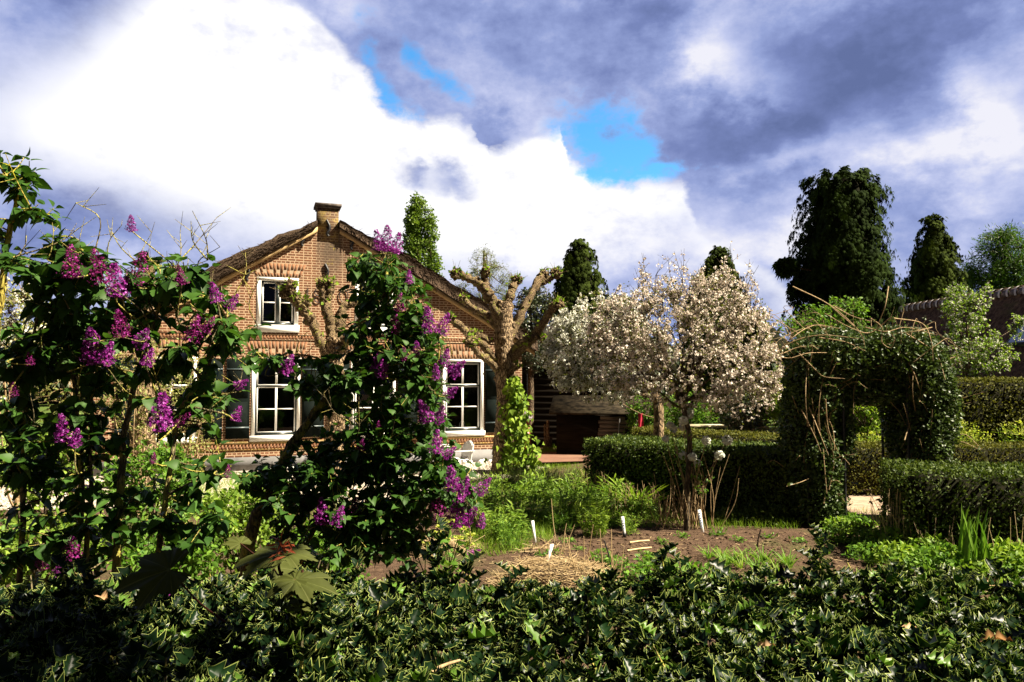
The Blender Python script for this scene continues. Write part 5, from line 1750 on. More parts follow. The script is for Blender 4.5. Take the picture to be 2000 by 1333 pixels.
YM = 4.6
EM = lambda px, py, rx, ry, w_, d=0.4: E(px, py, YM, rx, ry, w_, d)
lilac(gb_(470, YM), 'wide purple lilac before the house, leaning on a thick lichened trunk',
      [([gb_(455, YM)] + pp_([(484, 1060), (518, 985), (556, 900), (600, 828), (632, 786), (690, 735), (735, 660), (752, 560), (757, 480)], YM), 0.044, 0.008),
       ([gb_(520, YM)] + pp_([(560, 1040), (640, 960), (740, 900), (820, 870), (880, 900)], YM), 0.02, 0.006),
       ([gb_(500, YM)] + pp_([(600, 1060), (680, 1010), (780, 1000), (860, 960), (920, 950)], YM), 0.016, 0.005),
       (pp_([(632, 786), (640, 730), (620, 700), (560, 690)], YM), 0.012, 0.004),
       (pp_([(690, 735), (700, 650), (706, 560), (715, 510)], YM), 0.014, 0.004)],
      [EM(760, 540, 44, 55, .8), EM(715, 545, 32, 50, .6), EM(790, 600, 62, 60, 1.2), EM(740, 660, 80, 70, 1.6), EM(820, 700, 66, 70, 1.3), EM(700, 740, 80, 70, 1.5), EM(800, 800, 90, 80, 2.0), EM(725, 850, 90, 80, 1.9),
       EM(620, 740, 50, 50, .7), EM(560, 705, 30, 26, .25), EM(820, 900, 80, 70, 1.6), EM(880, 950, 70, 55, 1.1), EM(700, 960, 120, 80, 2.2), EM(770, 1000, 90, 55, 1.3), EM(620, 900, 70, 60, .8), EM(560, 960, 70, 70, .9), EM(640, 1060, 110, 50, 1.4),
       EM(520, 920, 50, 30, .4), EM(560, 1110, 80, 40, .7), EM(485, 690, 30, 20, .15), EM(800, 960, 80, 50, 1.5), EM(720, 1035, 90, 50, 1.1), EM(800, 1060, 60, 40, .5), EM(660, 900, 70, 50, .8)],
      YM, 1050, 8, 0.064,
      [(742, 468, 46, -0.15, 0), (757, 466, 56, 0.0, 0), (771, 474, 46, 0.25, 0), (555, 708, 46, 0.5, 0), (735, 708, 52, 0.1, 0), (742, 720, 40, 0.5, 0), (840, 622, 60, -0.1, 0), (858, 630, 50, 0.4, 0), (799, 541, 30, 0, 0), (780, 590, 42, 0.1, 1), (772, 630, 46, 0.1, 1),
       (815, 680, 36, 0, 0), (880, 712, 46, 0.8, 0), (866, 696, 40, 0.3, 0), (852, 724, 34, 0.0, 0), (838, 800, 52, -0.4, 0), (854, 805, 44, 0.4, 0), (872, 758, 36, 0.9, 0), (850, 862, 50, 0.1, 0), (866, 878, 34, 0.9, 0), (885, 930, 56, -0.1, 0), (900, 945, 48, 0.4, 0), (932, 945, 44, 0.7, 0),
       (862, 985, 60, -0.3, 1), (888, 992, 70, 0.2, 0), (905, 1000, 50, 0.7, 0), (632, 998, 56, -0.1, 0), (654, 1006, 44, 0.4, 0), (690, 985, 36, 0.2, 1), (938, 1015, 34, 0.2, 0), (915, 1072, 30, 1.1, 0), (858, 1156, 22, 0.3, 0), (770, 880, 30, 0, 1), (705, 868, 26, .2, 1), (790, 690, 30, 0, 1), (740, 830, 24, 0, 1)],
      limbs=38, dry=20, tl=(0.05, 0.01))

# ------------------------------------------------------------------ sunlit shrubs behind the left lilac
for k, (px, py, Y, rx, ry, lab) in enumerate(((35, 640, 9.5, 75, 90, 'pale flowering shrub at the left edge behind the lilac'), (140, 720, 10.5, 95, 105, 'sunlit twiggy shrub behind the left lilac, left one'),
                                          (270, 740, 10.0, 90, 115, 'sunlit twiggy shrub behind the middle of the left lilac'), (370, 770, 11.0, 65, 120, 'sunlit twiggy shrub nearest the house corner'), (90, 900, 8.5, 110, 80, 'low sunlit shrub at the left behind the lilac stems'),
                                          (300, 930, 8.0, 110, 70, 'low leafy shrub behind the lilac stems, beside the gravel'), (470, 1000, 7.4, 90, 50, 'low leafy shrub behind the leaning lilac trunk'), (640, 1060, 7.0, 110, 40, 'low leafy shrub at the foot of the right lilac'),
                                          (110, 1060, 6.5, 140, 60, 'low dark shrub behind the holly at the left'), (330, 1080, 6.3, 110, 50, 'low shrub behind the large maple leaves'))):
    b_ = gb_(px, Y)
    t = empty('garden_shrub', b_, lab, 'bush', 'shrubs behind the lilacs')
    mb = MB(b_); ml = MB(b_)
    c_ = P(px, py, Y)
    ells = [(c_, (rx * Y / FPX, 0.5, ry * Y / FPX), 1.0), (c_ - [0, 0, 0.3], (rx * Y / FPX * 0.9, 0.5, max(0.2, c_[2] * 0.5)), 0.6)]
    tw = branchy(mb, [b_, b_ + [0.05, 0, c_[2] * 0.35], c_], [0.03, 0.025, 0.01], ells, 16, 240, 0.014, 0.005, 0.1, 0.3, 0.4)
    leafy(ml, tw, 9 if k < 4 else 12, 0.045 if k < 4 else 0.06, OVAL, 1.0, 0.4, 0.2, 0.03)
    if k == 0:
        mf = MB(b_); blossom(mf, tw, 2, 0.03, 4, 0.03); mf.build('blossom', M_white_bl, t)
    mb.build('stems', M_twig if k < 4 else M_bark_dark, t); ml.build('leaves', M_twiggy if k < 4 else (M_green if k % 2 else M_mid), t)

# ------------------------------------------------------------------ holly hedge in the foreground
ho = empty('holly_hedge', (0, 2.0, 0), 'glossy dark holly hedge with pale edged spiny leaves along the bottom of the view', 'hedge')
HT = 1.60
ml = MB((0, 2.0, 0)); ms = MB((0, 2.0, 0)); mcr = MB((0, 2.0, 0))


def hz(x, y):
    dip = 0.09 * math.exp(-((x - 0.22) / 0.28) ** 2) if True else 0
    return HT + 0.085 * mnoise.noise(Vector((x * 1.7, y * 1.7, 3.0))) + 0.06 * mnoise.noise(Vector((x * 5, y * 5, 9.0))) - dip * 0.5


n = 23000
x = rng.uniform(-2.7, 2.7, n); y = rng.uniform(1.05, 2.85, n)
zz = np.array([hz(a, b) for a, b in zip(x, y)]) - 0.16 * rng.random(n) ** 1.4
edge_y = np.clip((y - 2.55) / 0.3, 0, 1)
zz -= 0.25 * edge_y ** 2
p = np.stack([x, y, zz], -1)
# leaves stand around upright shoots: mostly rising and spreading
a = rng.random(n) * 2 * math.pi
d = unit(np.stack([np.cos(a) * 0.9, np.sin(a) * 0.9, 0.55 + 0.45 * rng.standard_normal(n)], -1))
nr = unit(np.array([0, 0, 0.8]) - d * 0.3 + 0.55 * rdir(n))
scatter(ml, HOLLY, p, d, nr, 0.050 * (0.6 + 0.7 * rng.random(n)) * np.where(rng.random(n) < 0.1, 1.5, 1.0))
# back and front faces of the hedge
n2_ = 5000
x = rng.uniform(-2.7, 2.7, n2_); z2 = rng.uniform(0.1, HT - 0.1, n2_)
yb = np.where(rng.random(n2_) < 0.6, 2.85 + 0.06 * rng.standard_normal(n2_), 1.05 + 0.06 * rng.standard_normal(n2_))
ou = np.where(yb > 2, 1.0, -1.0)
d = unit(np.stack([rng.standard_normal(n2_), ou * 0.8, rng.standard_normal(n2_) + 0.3], -1))
scatter(ml, HOLLY, np.stack([x, yb, z2], -1), d, unit(np.stack([0.3 * rng.standard_normal(n2_), ou, 0.5 + 0.3 * rng.standard_normal(n2_)], -1)), 0.062 * (0.7 + 0.6 * rng.random(n2_)))
# larger young shoots rising above the clipped surface
shoots = [(862, 1168, 1035, 2.5, 10), (1300, 1160, 1085, 2.5, 7), (1325, 1150, 1095, 2.6, 5), (1608, 1165, 1045, 2.5, 9), (1590, 1150, 1080, 2.6, 6), (1000, 1190, 1120, 2.4, 5), (1180, 1180, 1130, 2.3, 6), (1145, 1190, 1140, 2.2, 6), (745, 1230, 1175, 2.2, 5),
          (1060, 1330, 1240, 1.75, 8), (430, 1280, 1195, 2.0, 5), (905, 1160, 1090, 2.5, 5), (1420, 1160, 1125, 2.5, 5), (330, 1333, 1285, 1.7, 4), (1840, 1330, 1270, 1.75, 5), (700, 1140, 1095, 2.6, 4), (160, 1180, 1130, 2.3, 5), (130, 1160, 1110, 2.3, 5), (1950, 1150, 1115, 2.6, 4), (1760, 1150, 1120, 2.6, 4), (585, 1265, 1192, 1.82, 7), (560, 1260, 1185, 1.85, 6), (612, 1262, 1188, 1.85, 6)]
for px, pyb, pyt, Y, k in shoots:
    b_, t_ = P(px, pyb, Y) - np.array([0, 0, 0.1]), P(px + 6 * rng.standard_normal(), pyt, Y)
    pp = smooth_path([b_, (b_ + t_) / 2 + 0.01 * rng.standard_normal(3), t_], 8)
    ms.tube(pp, np.linspace(0.005, 0.0025, len(pp)), 5)
    for j in range(k * 2):
        f = 0.3 + 0.7 * (j + 1) / (k * 2); q_ = pp[min(len(pp) - 1, int(f * (len(pp) - 1)))]
        a_ = j * 2.4
        d = unit(np.array([math.cos(a_), math.sin(a_), 0.35 + 0.5 * f]) + 0.15 * rng.standard_normal(3))
        nr = unit(np.array([0, 0, 1.0]) - d * 0.3 + 0.25 * rng.standard_normal(3))
        scatter(ml, HOLLY, q_[None], d[None], nr[None], np.array([0.062 * (0.8 + 0.5 * rng.random())]))
for _ in range(420):   # twigs within
    x0, y0 = rng.uniform(-2.6, 2.6), rng.uniform(1.1, 2.8)
    e_ = np.array([x0 + 0.15 * rng.standard_normal(), y0 + 0.15 * rng.standard_normal(), hz(x0, y0) - 0.03])
    ms.tube([(x0, y0, HT - 0.6), (e_ + [x0, y0, HT - 0.6]) / 2 if False else ((e_[0] + x0) / 2 + 0.02, (e_[1] + y0) / 2, HT - 0.3), e_], [0.008, 0.005, 0.003], 4, cap=False)
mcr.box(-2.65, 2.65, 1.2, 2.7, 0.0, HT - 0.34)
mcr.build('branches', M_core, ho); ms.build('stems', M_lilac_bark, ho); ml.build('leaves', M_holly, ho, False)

# a few dead leaves and twigs caught on the holly
DEAD = two_sided([(0, 0.02), (0.15, 0.2), (0.25, 0.12, 0.1), (0.4, 0.3, 0.15), (0.55, 0.14, 0.05), (0.72, 0.22, 0.2), (0.85, 0.08), (1, 0, 0.2)], droop=0.3, fold=0.3)
for px, py, Y, s, lab in ((1640, 1305, 1.9, 0.085, 'brown dead leaf on the holly nearest the bottom edge'), (1475, 1268, 2.0, 0.055, 'pale crumpled petal like leaf lying on the holly, right of centre'), (1912, 1252, 2.0, 0.075, 'pale tan dead leaf on the holly at the far right'),
                      (1912, 1142, 2.6, 0.07, 'orange brown dead leaf at the top edge of the holly, right'), (1712, 1288, 1.95, 0.075, 'reddish brown dead leaf on the holly, right of the tan one'), (1760, 1225, 2.1, 0.05, 'small pale dead leaf in the middle of the right holly'),
                      (195, 1165, 2.3, 0.06, 'curled brown dead leaf on the holly near the maple leaf')):
    p = P(px, py, Y); mb = MB(p)
    scatter(mb, DEAD, p[None], unit(rdir(1)[0] * 0.4 + np.array([0.7, -0.2, 0.3]))[None], unit(np.array([0.3, -0.6, 0.8]))[None], np.array([s]))
    tag(mb.build('dead_leaf', M_deadleaf, None, True, p), lab, 'leaf', 'dead leaves on the holly')
p = P(840, 1318, 1.85); mb = MB(p)
mb.tube(smooth_path([P(830, 1330, 1.8), P(848, 1310, 1.85), P(872, 1298, 1.9), P(898, 1290, 1.95)], 14), np.linspace(0.006, 0.003, 15)[:len(smooth_path([P(830, 1330, 1.8), P(848, 1310, 1.85), P(872, 1298, 1.9), P(898, 1290, 1.95)], 14))], 6)
mb.tube([P(850, 1309, 1.85), P(842, 1300, 1.87)], [0.003, 0.002], 5)
tag(mb.build('bare_twig', M_twig, None, True, p), 'pale forked bare twig lying on the holly at the bottom', 'twig')

# ------------------------------------------------------------------ maple sapling with large dull leaves
def maple_outline():
    lobes = [(0.0, 1.0), (0.80, 0.84), (1.65, 0.58)]
    pts = []
    m_ = 84
    for i in range(m_ + 1):
        th = -2.55 + 5.1 * i / m_
        r_ = 0.50 - 0.08 * max(0, abs(th) - 1.6)
        for a, L in lobes:
            for sg in ((1, -1) if a else (1,)):
                dlt = abs(th - sg * a)
                r_ = max(r_, L * (1 - 0.42 * (dlt / 0.42) ** 1.1) if dlt < 0.75 else 0)
        r_ *= 1 + 0.045 * (1 if i % 2 else -1) + 0.03 * math.sin(i * 2.3)
        pts.append((r_ * math.sin(th), r_ * math.cos(th)))
    v, e, f = [(0, 0, 0)], [0.9], []
    rings = 5
    for i, (x, y) in enumerate(pts):
        th = math.atan2(x, y)
        vein = min(abs(th - sg * a) for a, _ in lobes for sg in (1, -1))
        for k in range(1, rings + 1):
            t_ = k / rings
            ph = math.sin(th * 11)
            z = 0.022 * ph * t_ - 0.20 * (t_ * math.hypot(x, y)) ** 2 + (0.05 * min(1, vein / 0.25)) * t_
            v.append((x * t_, y * t_, z)); e.append(0.9 if vein < 0.045 else 0.0)
    for i in range(len(pts) - 1):
        f.append([0, 1 + (i + 1) * rings, 1 + i * rings])
        for k in range(rings - 1):
            f.append([1 + i * rings + k, 1 + (i + 1) * rings + k, 1 + (i + 1) * rings + k + 1, 1 + i * rings + k + 1])
    return T(v, f, e)


MAPLE = maple_outline()
YS = 1.9
pbase = np.array([P(585, 1200, YS)[0], YS, 0.0])
ma = empty('maple_sapling', pbase, 'maple sapling with large dull olive leaves and a tuft of young red leaves', 'plant')
ms = MB(pbase); ml = MB(pbase); mr = MB(pbase)
stem_top = P(545, 1088, YS)
spath = smooth_path([pbase, P(590, 1230, YS), P(580, 1165, YS), P(548, 1120, YS), stem_top], 20)
ms.tube(spath, np.linspace(0.006, 0.003, len(spath)), 7)
for bx, by, tx, ty, dyy, s, nz_, dep, seat in ((332, 1113, 228, 1142, -0.03, 0.15, (0.05, -0.62, 0.78), -0.1, (440, 1215)), (540, 1082, 432, 1098, 0.00, 0.135, (0.0, -0.30, 0.95), 0.0, (545, 1095)), (556, 1078, 640, 1088, 0.0, 0.10, (0, -0.28, 0.95), 0.02, (548, 1092)),
                                       (580, 1134, 684, 1150, -0.02, 0.125, (0.1, -0.22, 0.97), -0.05, (575, 1150)), (576, 1132, 512, 1162, -0.05, 0.085, (0.1, -0.25, 0.95), -0.05, (575, 1150)), (535, 1110, 600, 1108, 0.10, 0.11, (0.1, -0.75, 0.6), 0.12, (552, 1118)),
                                       (548, 1078, 505, 1050, 0.12, 0.09, (-0.2, -0.6, 0.75), 0.1, (548, 1092)), (470, 1062, 440, 1040, 0.04, 0.07, (0.5, -0.5, 0.6), 0.15, (548, 1100)), (570, 1182, 612, 1188, -0.02, 0.06, (0, -0.3, 0.95), -0.08, (580, 1190)),
                                       (545, 1080, 560, 1058, 0.1, 0.06, (0.2, -0.8, 0.5), 0.05, (546, 1090))):
    b_ = P(bx, by, YS + dep); tip = P(tx, ty, YS + dep + dyy)
    scatter(ml, MAPLE, b_[None], unit(tip - b_)[None], unit(np.array(nz_))[None], np.array([s * 0.88]))
    s0 = P(seat[0], seat[1], YS)
    pp = smooth_path([s0, (s0 + b_) / 2 + [0, 0, -0.012], b_], 10)
    ms.tube(pp, np.linspace(0.003, 0.002, len(pp)), 5)
k = 26
c_ = P(556, 1074, YS - 0.02)
scatter(mr, SLIM, c_ + 0.012 * rng.standard_normal((k, 3)), unit(rdir(k) * [1, .6, .5] + [0, 0, .15]), rdir(k), 0.035 * (0.6 + 0.7 * rng.random(k)))
ms.build('stems', M_redstalk, ma, True); ml.build('leaves', M_maple, ma, True); mr.build('young_leaves', M_maple_young, ma)

# ------------------------------------------------------------------ garden beds
def gxy(px, py):
    g = G(px, py); return g


WIDE = two_sided([(0, 0.02), (0.35, 0.13), (0.7, 0.10), (1, 0)], droop=0.3, fold=0.3)


def make_clump(kind, h, spread, n, mat, leaf=0.06):
    """one plant clump around the origin"""
    mb_ = MB()
    if kind == 'stems':
        for _ in range(n):
            a, r_ = rng.random() * 6.28, spread * math.sqrt(rng.random())
            b_ = np.array([r_ * math.cos(a) * 0.6, r_ * math.sin(a) * 0.6, 0]); hh = h * (0.6 + 0.5 * rng.random())
            e_ = b_ * 1.7 + np.array([0.05 * rng.standard_normal(), 0.05 * rng.standard_normal(), hh])
            pp = smooth_path([b_, (b_ + e_) / 2 + 0.02 * rng.standard_normal(3), e_], 6)
            mb_.tube(pp, [0.004, 0.0035, 0.003, 0.003, 0.002, 0.002, 0.002][:len(pp)] if len(pp) <= 7 else 0.003, 3, cap=False)
            k = 14
            p, d = along([pp], k, 0.08, 0.01)
            scatter(mb_, SLIM if leaf < 0.08 else WIDE, p, unit(rdir(k) * [1, 1, .4] + [0, 0, 0.45]), unit(rdir(k) * .5 + [0, 0, .8]), leaf * (0.6 + 0.7 * rng.random(k)))
    elif kind == 'mound':
        p, d = ell_pts(n, (0, 0, h * 0.35), (spread, spread, h * 0.65), 0.5)
        p = p[p[:, 2] > 0.01]; k = len(p)
        for q_ in p[:: max(1, k // 30)]:
            mb_.tube(smooth_path([(0, 0, 0), q_ * [0.6, 0.6, 0.4], q_], 6), 0.003, 3, cap=False)
        scatter(mb_, OVAL, p, unit(rdir(k) + [0, 0, .4]), unit(rdir(k) * .7 + [0, 0, .8]), leaf * (0.6 + 0.7 * rng.random(k)))
    elif kind == 'strap':
        a = rng.random(n) * 6.28
        r_ = spread * 0.35 * np.sqrt(rng.random(n))
        p = np.stack([r_ * np.cos(a), r_ * np.sin(a), np.zeros(n)], -1)
        d = unit(np.stack([np.cos(a) * 0.55, np.sin(a) * 0.55, 0.6 + 0.6 * rng.random(n)], -1) + 0.15 * rdir(n))
        scatter(mb_, STRAP, p, d, unit(np.stack([-np.cos(a) * .4, -np.sin(a) * .4, np.ones(n)], -1)), h * (0.7 + 0.5 * rng.random(n)))
    elif kind == 'sword':
        a = rng.random(n) * 6.28
        p = np.stack([spread * (rng.random(n) - .5), spread * .5 * (rng.random(n) - .5), np.zeros(n)], -1)
        d = unit(np.stack([0.22 * np.cos(a), 0.18 * np.sin(a), np.ones(n)], -1))
        scatter(mb_, STRAP, p, d, unit(np.stack([np.cos(a), np.sin(a), 0.1 * np.ones(n)], -1)), h * (0.6 + 0.5 * rng.random(n)))
    elif kind == 'blades':
        a = rng.random(n) * 6.28; r_ = spread * np.sqrt(rng.random(n))
        p = np.stack([r_ * np.cos(a), r_ * np.sin(a), np.zeros(n)], -1)
        scatter(mb_, BLADE, p, unit(np.stack([0.35 * rng.standard_normal(n), 0.35 * rng.standard_normal(n), np.ones(n)], -1)), rdir(n), h * (0.5 + 0.7 * rng.random(n)))
    return mb_


def plant_all(name, label, cat, group, protos, spots):
    """spots: (px, py, scale); first of each proto is the mesh itself, the rest are copies"""
    for i, (px, py, s) in enumerate(spots):
        pr_ = protos[i % len(protos)]
        if isinstance(pr_[0], MB):
            o = pr_[0].build(name, pr_[1]); protos[i % len(protos)] = (o, pr_[1])
        else:
            o = pr_[0].copy(); link(o)
        o.location = tuple(gxy(px, py)); o.rotation_euler = (0, 0, rng.random() * 6.28); o.scale = (s, s, s * (0.85 + 0.3 * rng.random()))
        tag(o, label[i] if isinstance(label, list) else label, cat, group)


plant_all('leafy_perennial', 'leafy green perennial clump in the sunny bed left of the lime plant', 'plant', 'perennials in the sunny bed',
          [(make_clump('stems', 0.42, 0.24, 26, None, 0.085), M_mid), (make_clump('stems', 0.50, 0.22, 24, None, 0.095), M_mid), (make_clump('stems', 0.36, 0.26, 28, None, 0.075), M_green)],
          [(950, 1040, 1.0), (975, 1058, 1.0), (1000, 1072, .9), (1062, 1030, 1), (990, 1030, 1.15), (1020, 1020, 1.15), (960, 1010, 1.2), (1045, 1000, 1.2), (985, 995, 1.2), (1015, 990, 1.1), (1070, 1005, 1.1), (1095, 1020, 1.15), (1120, 1028, 1.2), (1110, 1000, 1.1), (1085, 985, 1.1), (1140, 1000, 1.1), (1130, 980, 1.0), (1170, 995, 1.0), (935, 985, 1.1), (965, 975, 1.0), (1040, 975, 1.0), (1180, 1015, .9), (1005, 1050, 1.0), (940, 1020, 1.0), (1250, 1012, .9), (1205, 1002, 1.0), (1190, 1030, .9), (1225, 985, 1.0), (1150, 1015, 1.0), (1100, 1040, .9)])
plant_all('lime_plant', 'feathery lime green plant behind the upright straws', 'plant', None, [(make_clump('stems', 0.46, 0.26, 60, None, 0.07), M_lime)], [(1160, 1048, 1.0)])
plant_all('fern_leaved_plant', 'small grey green plant beside the white stake with the black foot', 'plant', None, [(make_clump('stems', 0.32, 0.16, 20, None, 0.07), M_mid)], [(1232, 1045, 1.0)])
plant_all('catmint', ['grey green catmint mound at the left front of the pollard', 'grey green catmint mound in the middle behind the grass', 'grey green catmint mound beside the dry grasses'], 'plant', 'catmint mounds before the pollard',
          [(make_clump('stems', 0.34, 0.55, 150, None, 0.04), M_greygreen)], [(975, 945, 1.05), (1035, 950, 1.1), (1090, 942, 1.0)])
plant_all('daylily', 'arching lime green strap leaves of a daylily in front of the hedge', 'plant', None, [(make_clump('strap', 0.75, 0.4, 70, None), M_lime)], [(1246, 996, 1.0)])
plant_all('iris_clump', 'upright sword leaved iris clump at the right behind the holly', 'plant', None, [(make_clump('sword', 0.62, 0.55, 46, None), M_green)], [(1905, 1128, 1.0)])
plant_all('spring_bulb', 'short strap leaved bulb tuft in the row on the bare soil at the right', 'plant', 'bulb tufts in the right row',
          [(make_clump('strap', 0.20, 0.16, 26, None), M_green), (make_clump('strap', 0.17, 0.18, 24, None), M_mid)],
          [(1385, 1090, 1), (1410, 1092, 1.1), (1435, 1096, 1.1), (1462, 1098, 1.2), (1490, 1100, 1.1), (1515, 1104, 1.2), (1540, 1108, 1.1), (1450, 1110, 1.1), (1480, 1116, 1.1), (1520, 1120, 1.1), (1420, 1106, 1.0)])
plant_all('seedling_tuft', 'low bright green seedling tuft just behind the holly', 'plant', 'seedling tufts by the holly',
          [(make_clump('mound', 0.22, 0.24, 190, None, 0.06), M_green)], [(1290, 1136, 1.2), (1320, 1142, 1.2), (1350, 1150, 1.3), (1380, 1158, 1.2), (1270, 1122, 1.0), (1250, 1140, 1.0), (1205, 1108, .7), (1175, 1098, .7)])
plant_all('weed_tuft', 'small weed tuft on the bare soil', 'plant', 'weeds on the bare soil',
          [(make_clump('mound', 0.07, 0.12, 60, None, 0.04), M_green)], [(1110, 1060, 1), (1085, 1082, 1), (1130, 1075, .8), (1290, 1062, 1), (1330, 1050, 1), (1400, 1045, 1.2), (1440, 1058, 1), (1500, 1050, 1), (1560, 1060, 1), (1260, 1085, .8), (1310, 1075, .8), (1600, 1085, 1), (1060, 1085, 1)])
plant_all('groundcover_plant', 'leafy green groundcover clump in the border below the arch', 'plant', 'groundcover along the right border',
          [(make_clump('mound', 0.26, 0.34, 420, None, 0.065), M_green), (make_clump('mound', 0.30, 0.32, 420, None, 0.07), M_mid)],
          [(1650, 1058, 1), (1685, 1066, 1), (1715, 1078, 1), (1750, 1084, 1.1), (1785, 1092, 1.1), (1815, 1100, 1.1), (1845, 1112, 1.1), (1880, 1118, 1.0), (1950, 1128, 1.1), (1985, 1132, 1.1), (1800, 1118, 1.0), (1750, 1108, .9), (1700, 1095, .9), (1975, 1112, 1.0), (1850, 1090, 1.0), (1640, 1040, .8), (1670, 1035, .8), (2010, 1128, 1.1), (1835, 1128, 1.0), (1905, 1138, .9)])
plant_all('white_flowered_groundcover', 'dark low leafy plant at the shaded foot of the front clipped hedge', 'plant', 'shade plants under the hedge',
          [(make_clump('mound', 0.28, 0.38, 320, None, 0.06), M_box)], [(1450, 1020, 1), (1490, 1022, 1), (1410, 1020, .9), (1300, 1015, .9), (1265, 1010, .9), (1225, 1005, .9), (1530, 1020, .9)])
plant_all('euphorbia', ['yellow flowered euphorbia between the right hedges, nearest the arch', 'yellow flowered euphorbia between the right hedges, middle one', 'yellow flowered euphorbia between the right hedges, right one', 'yellow flowered euphorbia at the right edge of the view', 'yellow euphorbia seen through the arch'],
          'plant', 'yellow euphorbias between the hedges', [(make_clump('stems', 1.3, 0.35, 34, None, 0.10), M_lime)], [(1852, 968, 1.0), (1880, 966, 1), (1912, 968, .9), (1998, 970, 1.1), (1705, 965, 0.9)])
for o_ in [o for o in SC.objects if o.name.startswith('euphorbia')]:
    o_.location.x = o_.location.x * 15.75 / o_.location.y; o_.location.y = 15.75
mbe = make_clump('mound', 0.34, 0.36, 150, None, 0.05)
eu = None
for o_ in [o for o in list(SC.objects) if o.name.startswith('euphorbia')]:
    if eu is None: eu = mbe.build('flower_heads', M_euph, o_)
    else:
        c_ = eu.copy(); link(c_, o_); eu2 = c_
    h_ = (o_.children[-1]); h_.location = (0, 0, 1.12)

# fennel like plant with yellow umbels beside the right lilac
fb = gxy(880, 1110); fb = np.array([P(868, 1100, 7.4)[0], 7.4, 0])
fe = empty('alexanders', fb, 'tall plant with yellow green umbels at the right foot of the lilac', 'plant')
ms = MB(fb); mu = MB(fb); ml = MB(fb)
for px, py in ((862, 1028), (880, 1018), (905, 1032), (920, 1045), (845, 1040), (895, 1050), (872, 1052), (832, 1062), (915, 1062)):
    e_ = P(px, py, 7.4 + 0.2 * rng.standard_normal())
    pp = smooth_path([fb + 0.05 * rng.standard_normal(3) * [1, 1, 0], (fb + e_) / 2 + 0.05 * rng.standard_normal(3), e_], 10)
    ms.tube(pp, np.linspace(0.008, 0.004, len(pp)), 5)
    k = 34
    q_, d_ = ell_pts(k, e_, (0.055, 0.055, 0.015), 0.3)
    scatter(mu, BLOS, q_, unit(rdir(k)), unit(rdir(k) * .5 + [0, 0, 1]), 0.016 + 0.012 * rng.random(k))
    p, d = along([pp], 12, 0.2, 0.03)
    scatter(ml, OVAL, p, unit(rdir(12)), unit(rdir(12) * .5 + [0, 0, 1]), 0.07 + 0.04 * rng.random(12))
ms.build('stems', M_green, fe); mu.build('flower_heads', M_euph, fe); ml.build('leaves', M_green, fe)

# snowball bush: thin stems with white balls before the hedge
vb = gxy(1352, 1032)
vi = empty('snowball_bush', vb, 'thin stemmed bush with round white flower balls in front of the hedge', 'bush')
ms = MB(vb); ml = MB(vb)
YV = vb[1]
balls = [(1344, 808, 13), (1334, 822, 11), (1308, 831, 9), (1316, 838, 9), (1379, 861, 10), (1420, 860, 12), (1334, 890, 10), (1405, 889, 11), (1352, 893, 10), (1333, 835, 8), (1300, 858, 8), (1362, 905, 9)]
tw = []
for px, py, r_ in balls:
    e_ = P(px, py, YV + 0.3 * rng.standard_normal())
    s_ = vb + np.array([0.18 * rng.standard_normal(), 0.1 * rng.standard_normal(), 0])
    pp = smooth_path([s_, s_ * 0.6 + e_ * 0.4 + [0.05 * rng.standard_normal(), 0, 0.1], e_], 12)
    ms.tube(pp, np.linspace(0.012, 0.004, len(pp)), 5); tw.append(pp)
    k = 60; rr = r_ * YV / FPX * 0.72
    d_ = rdir(k)
    mf = MB(e_); scatter(mf, BLOS, e_ + d_ * rr, unit(rdir(k)), d_, rr * 0.75)
    ob2 = mf.build('flower_ball', M_pom, vi); ob2.location = tuple(e_ - vb)
for _ in range(26):
    s_ = vb + np.array([0.25 * rng.standard_normal(), 0.12 * rng.standard_normal(), 0]); e_ = s_ + np.array([0.2 * rng.standard_normal(), 0.1 * rng.standard_normal(), 0.5 + 0.7 * rng.random()])
    ms.tube(smooth_path([s_, (s_ + e_) / 2 + 0.05 * rng.standard_normal(3), e_], 8), 0.005, 4, cap=False)
leafy(ml, tw, 16, 0.06, OVAL, 1.0, .4, .45, .03)
ms.build('stems', M_twig, vi); ml.build('leaves', M_green, vi)

# grass on the lawn strip in front of the terrace and thin grass in the beds
mb = MB()
def grass_zone(poly_px, n, h):
    g = np.array([gxy(*p)[:2] for p in poly_px]); lo, hi = g.min(0), g.max(0)
    pts = lo + (hi - lo) * rng.random((n * 3, 2))
    ins = np.zeros(len(pts), bool)
    j = len(g) - 1
    for i in range(len(g)):
        c = ((g[i, 1] > pts[:, 1]) != (g[j, 1] > pts[:, 1])) & (pts[:, 0] < (g[j, 0] - g[i, 0]) * (pts[:, 1] - g[i, 1]) / (g[j, 1] - g[i, 1] + 1e-9) + g[i, 0])
        ins ^= c; j = i
    nz_ = np.array([mnoise.noise(Vector((a * 1.3, b * 1.3, 2.0))) for a, b in pts])
    pts = pts[ins & (nz_ + 0.35 * rng.random(len(pts)) > -0.05)][:n]
    k = len(pts)
    p = np.concatenate([pts, np.zeros((k, 1))], 1)
    scatter(mb, BLADE, p, unit(np.stack([0.35 * rng.standard_normal(k), 0.35 * rng.standard_normal(k), np.ones(k)], -1)), rdir(k), h * (0.5 + 0.8 * rng.random(k)))


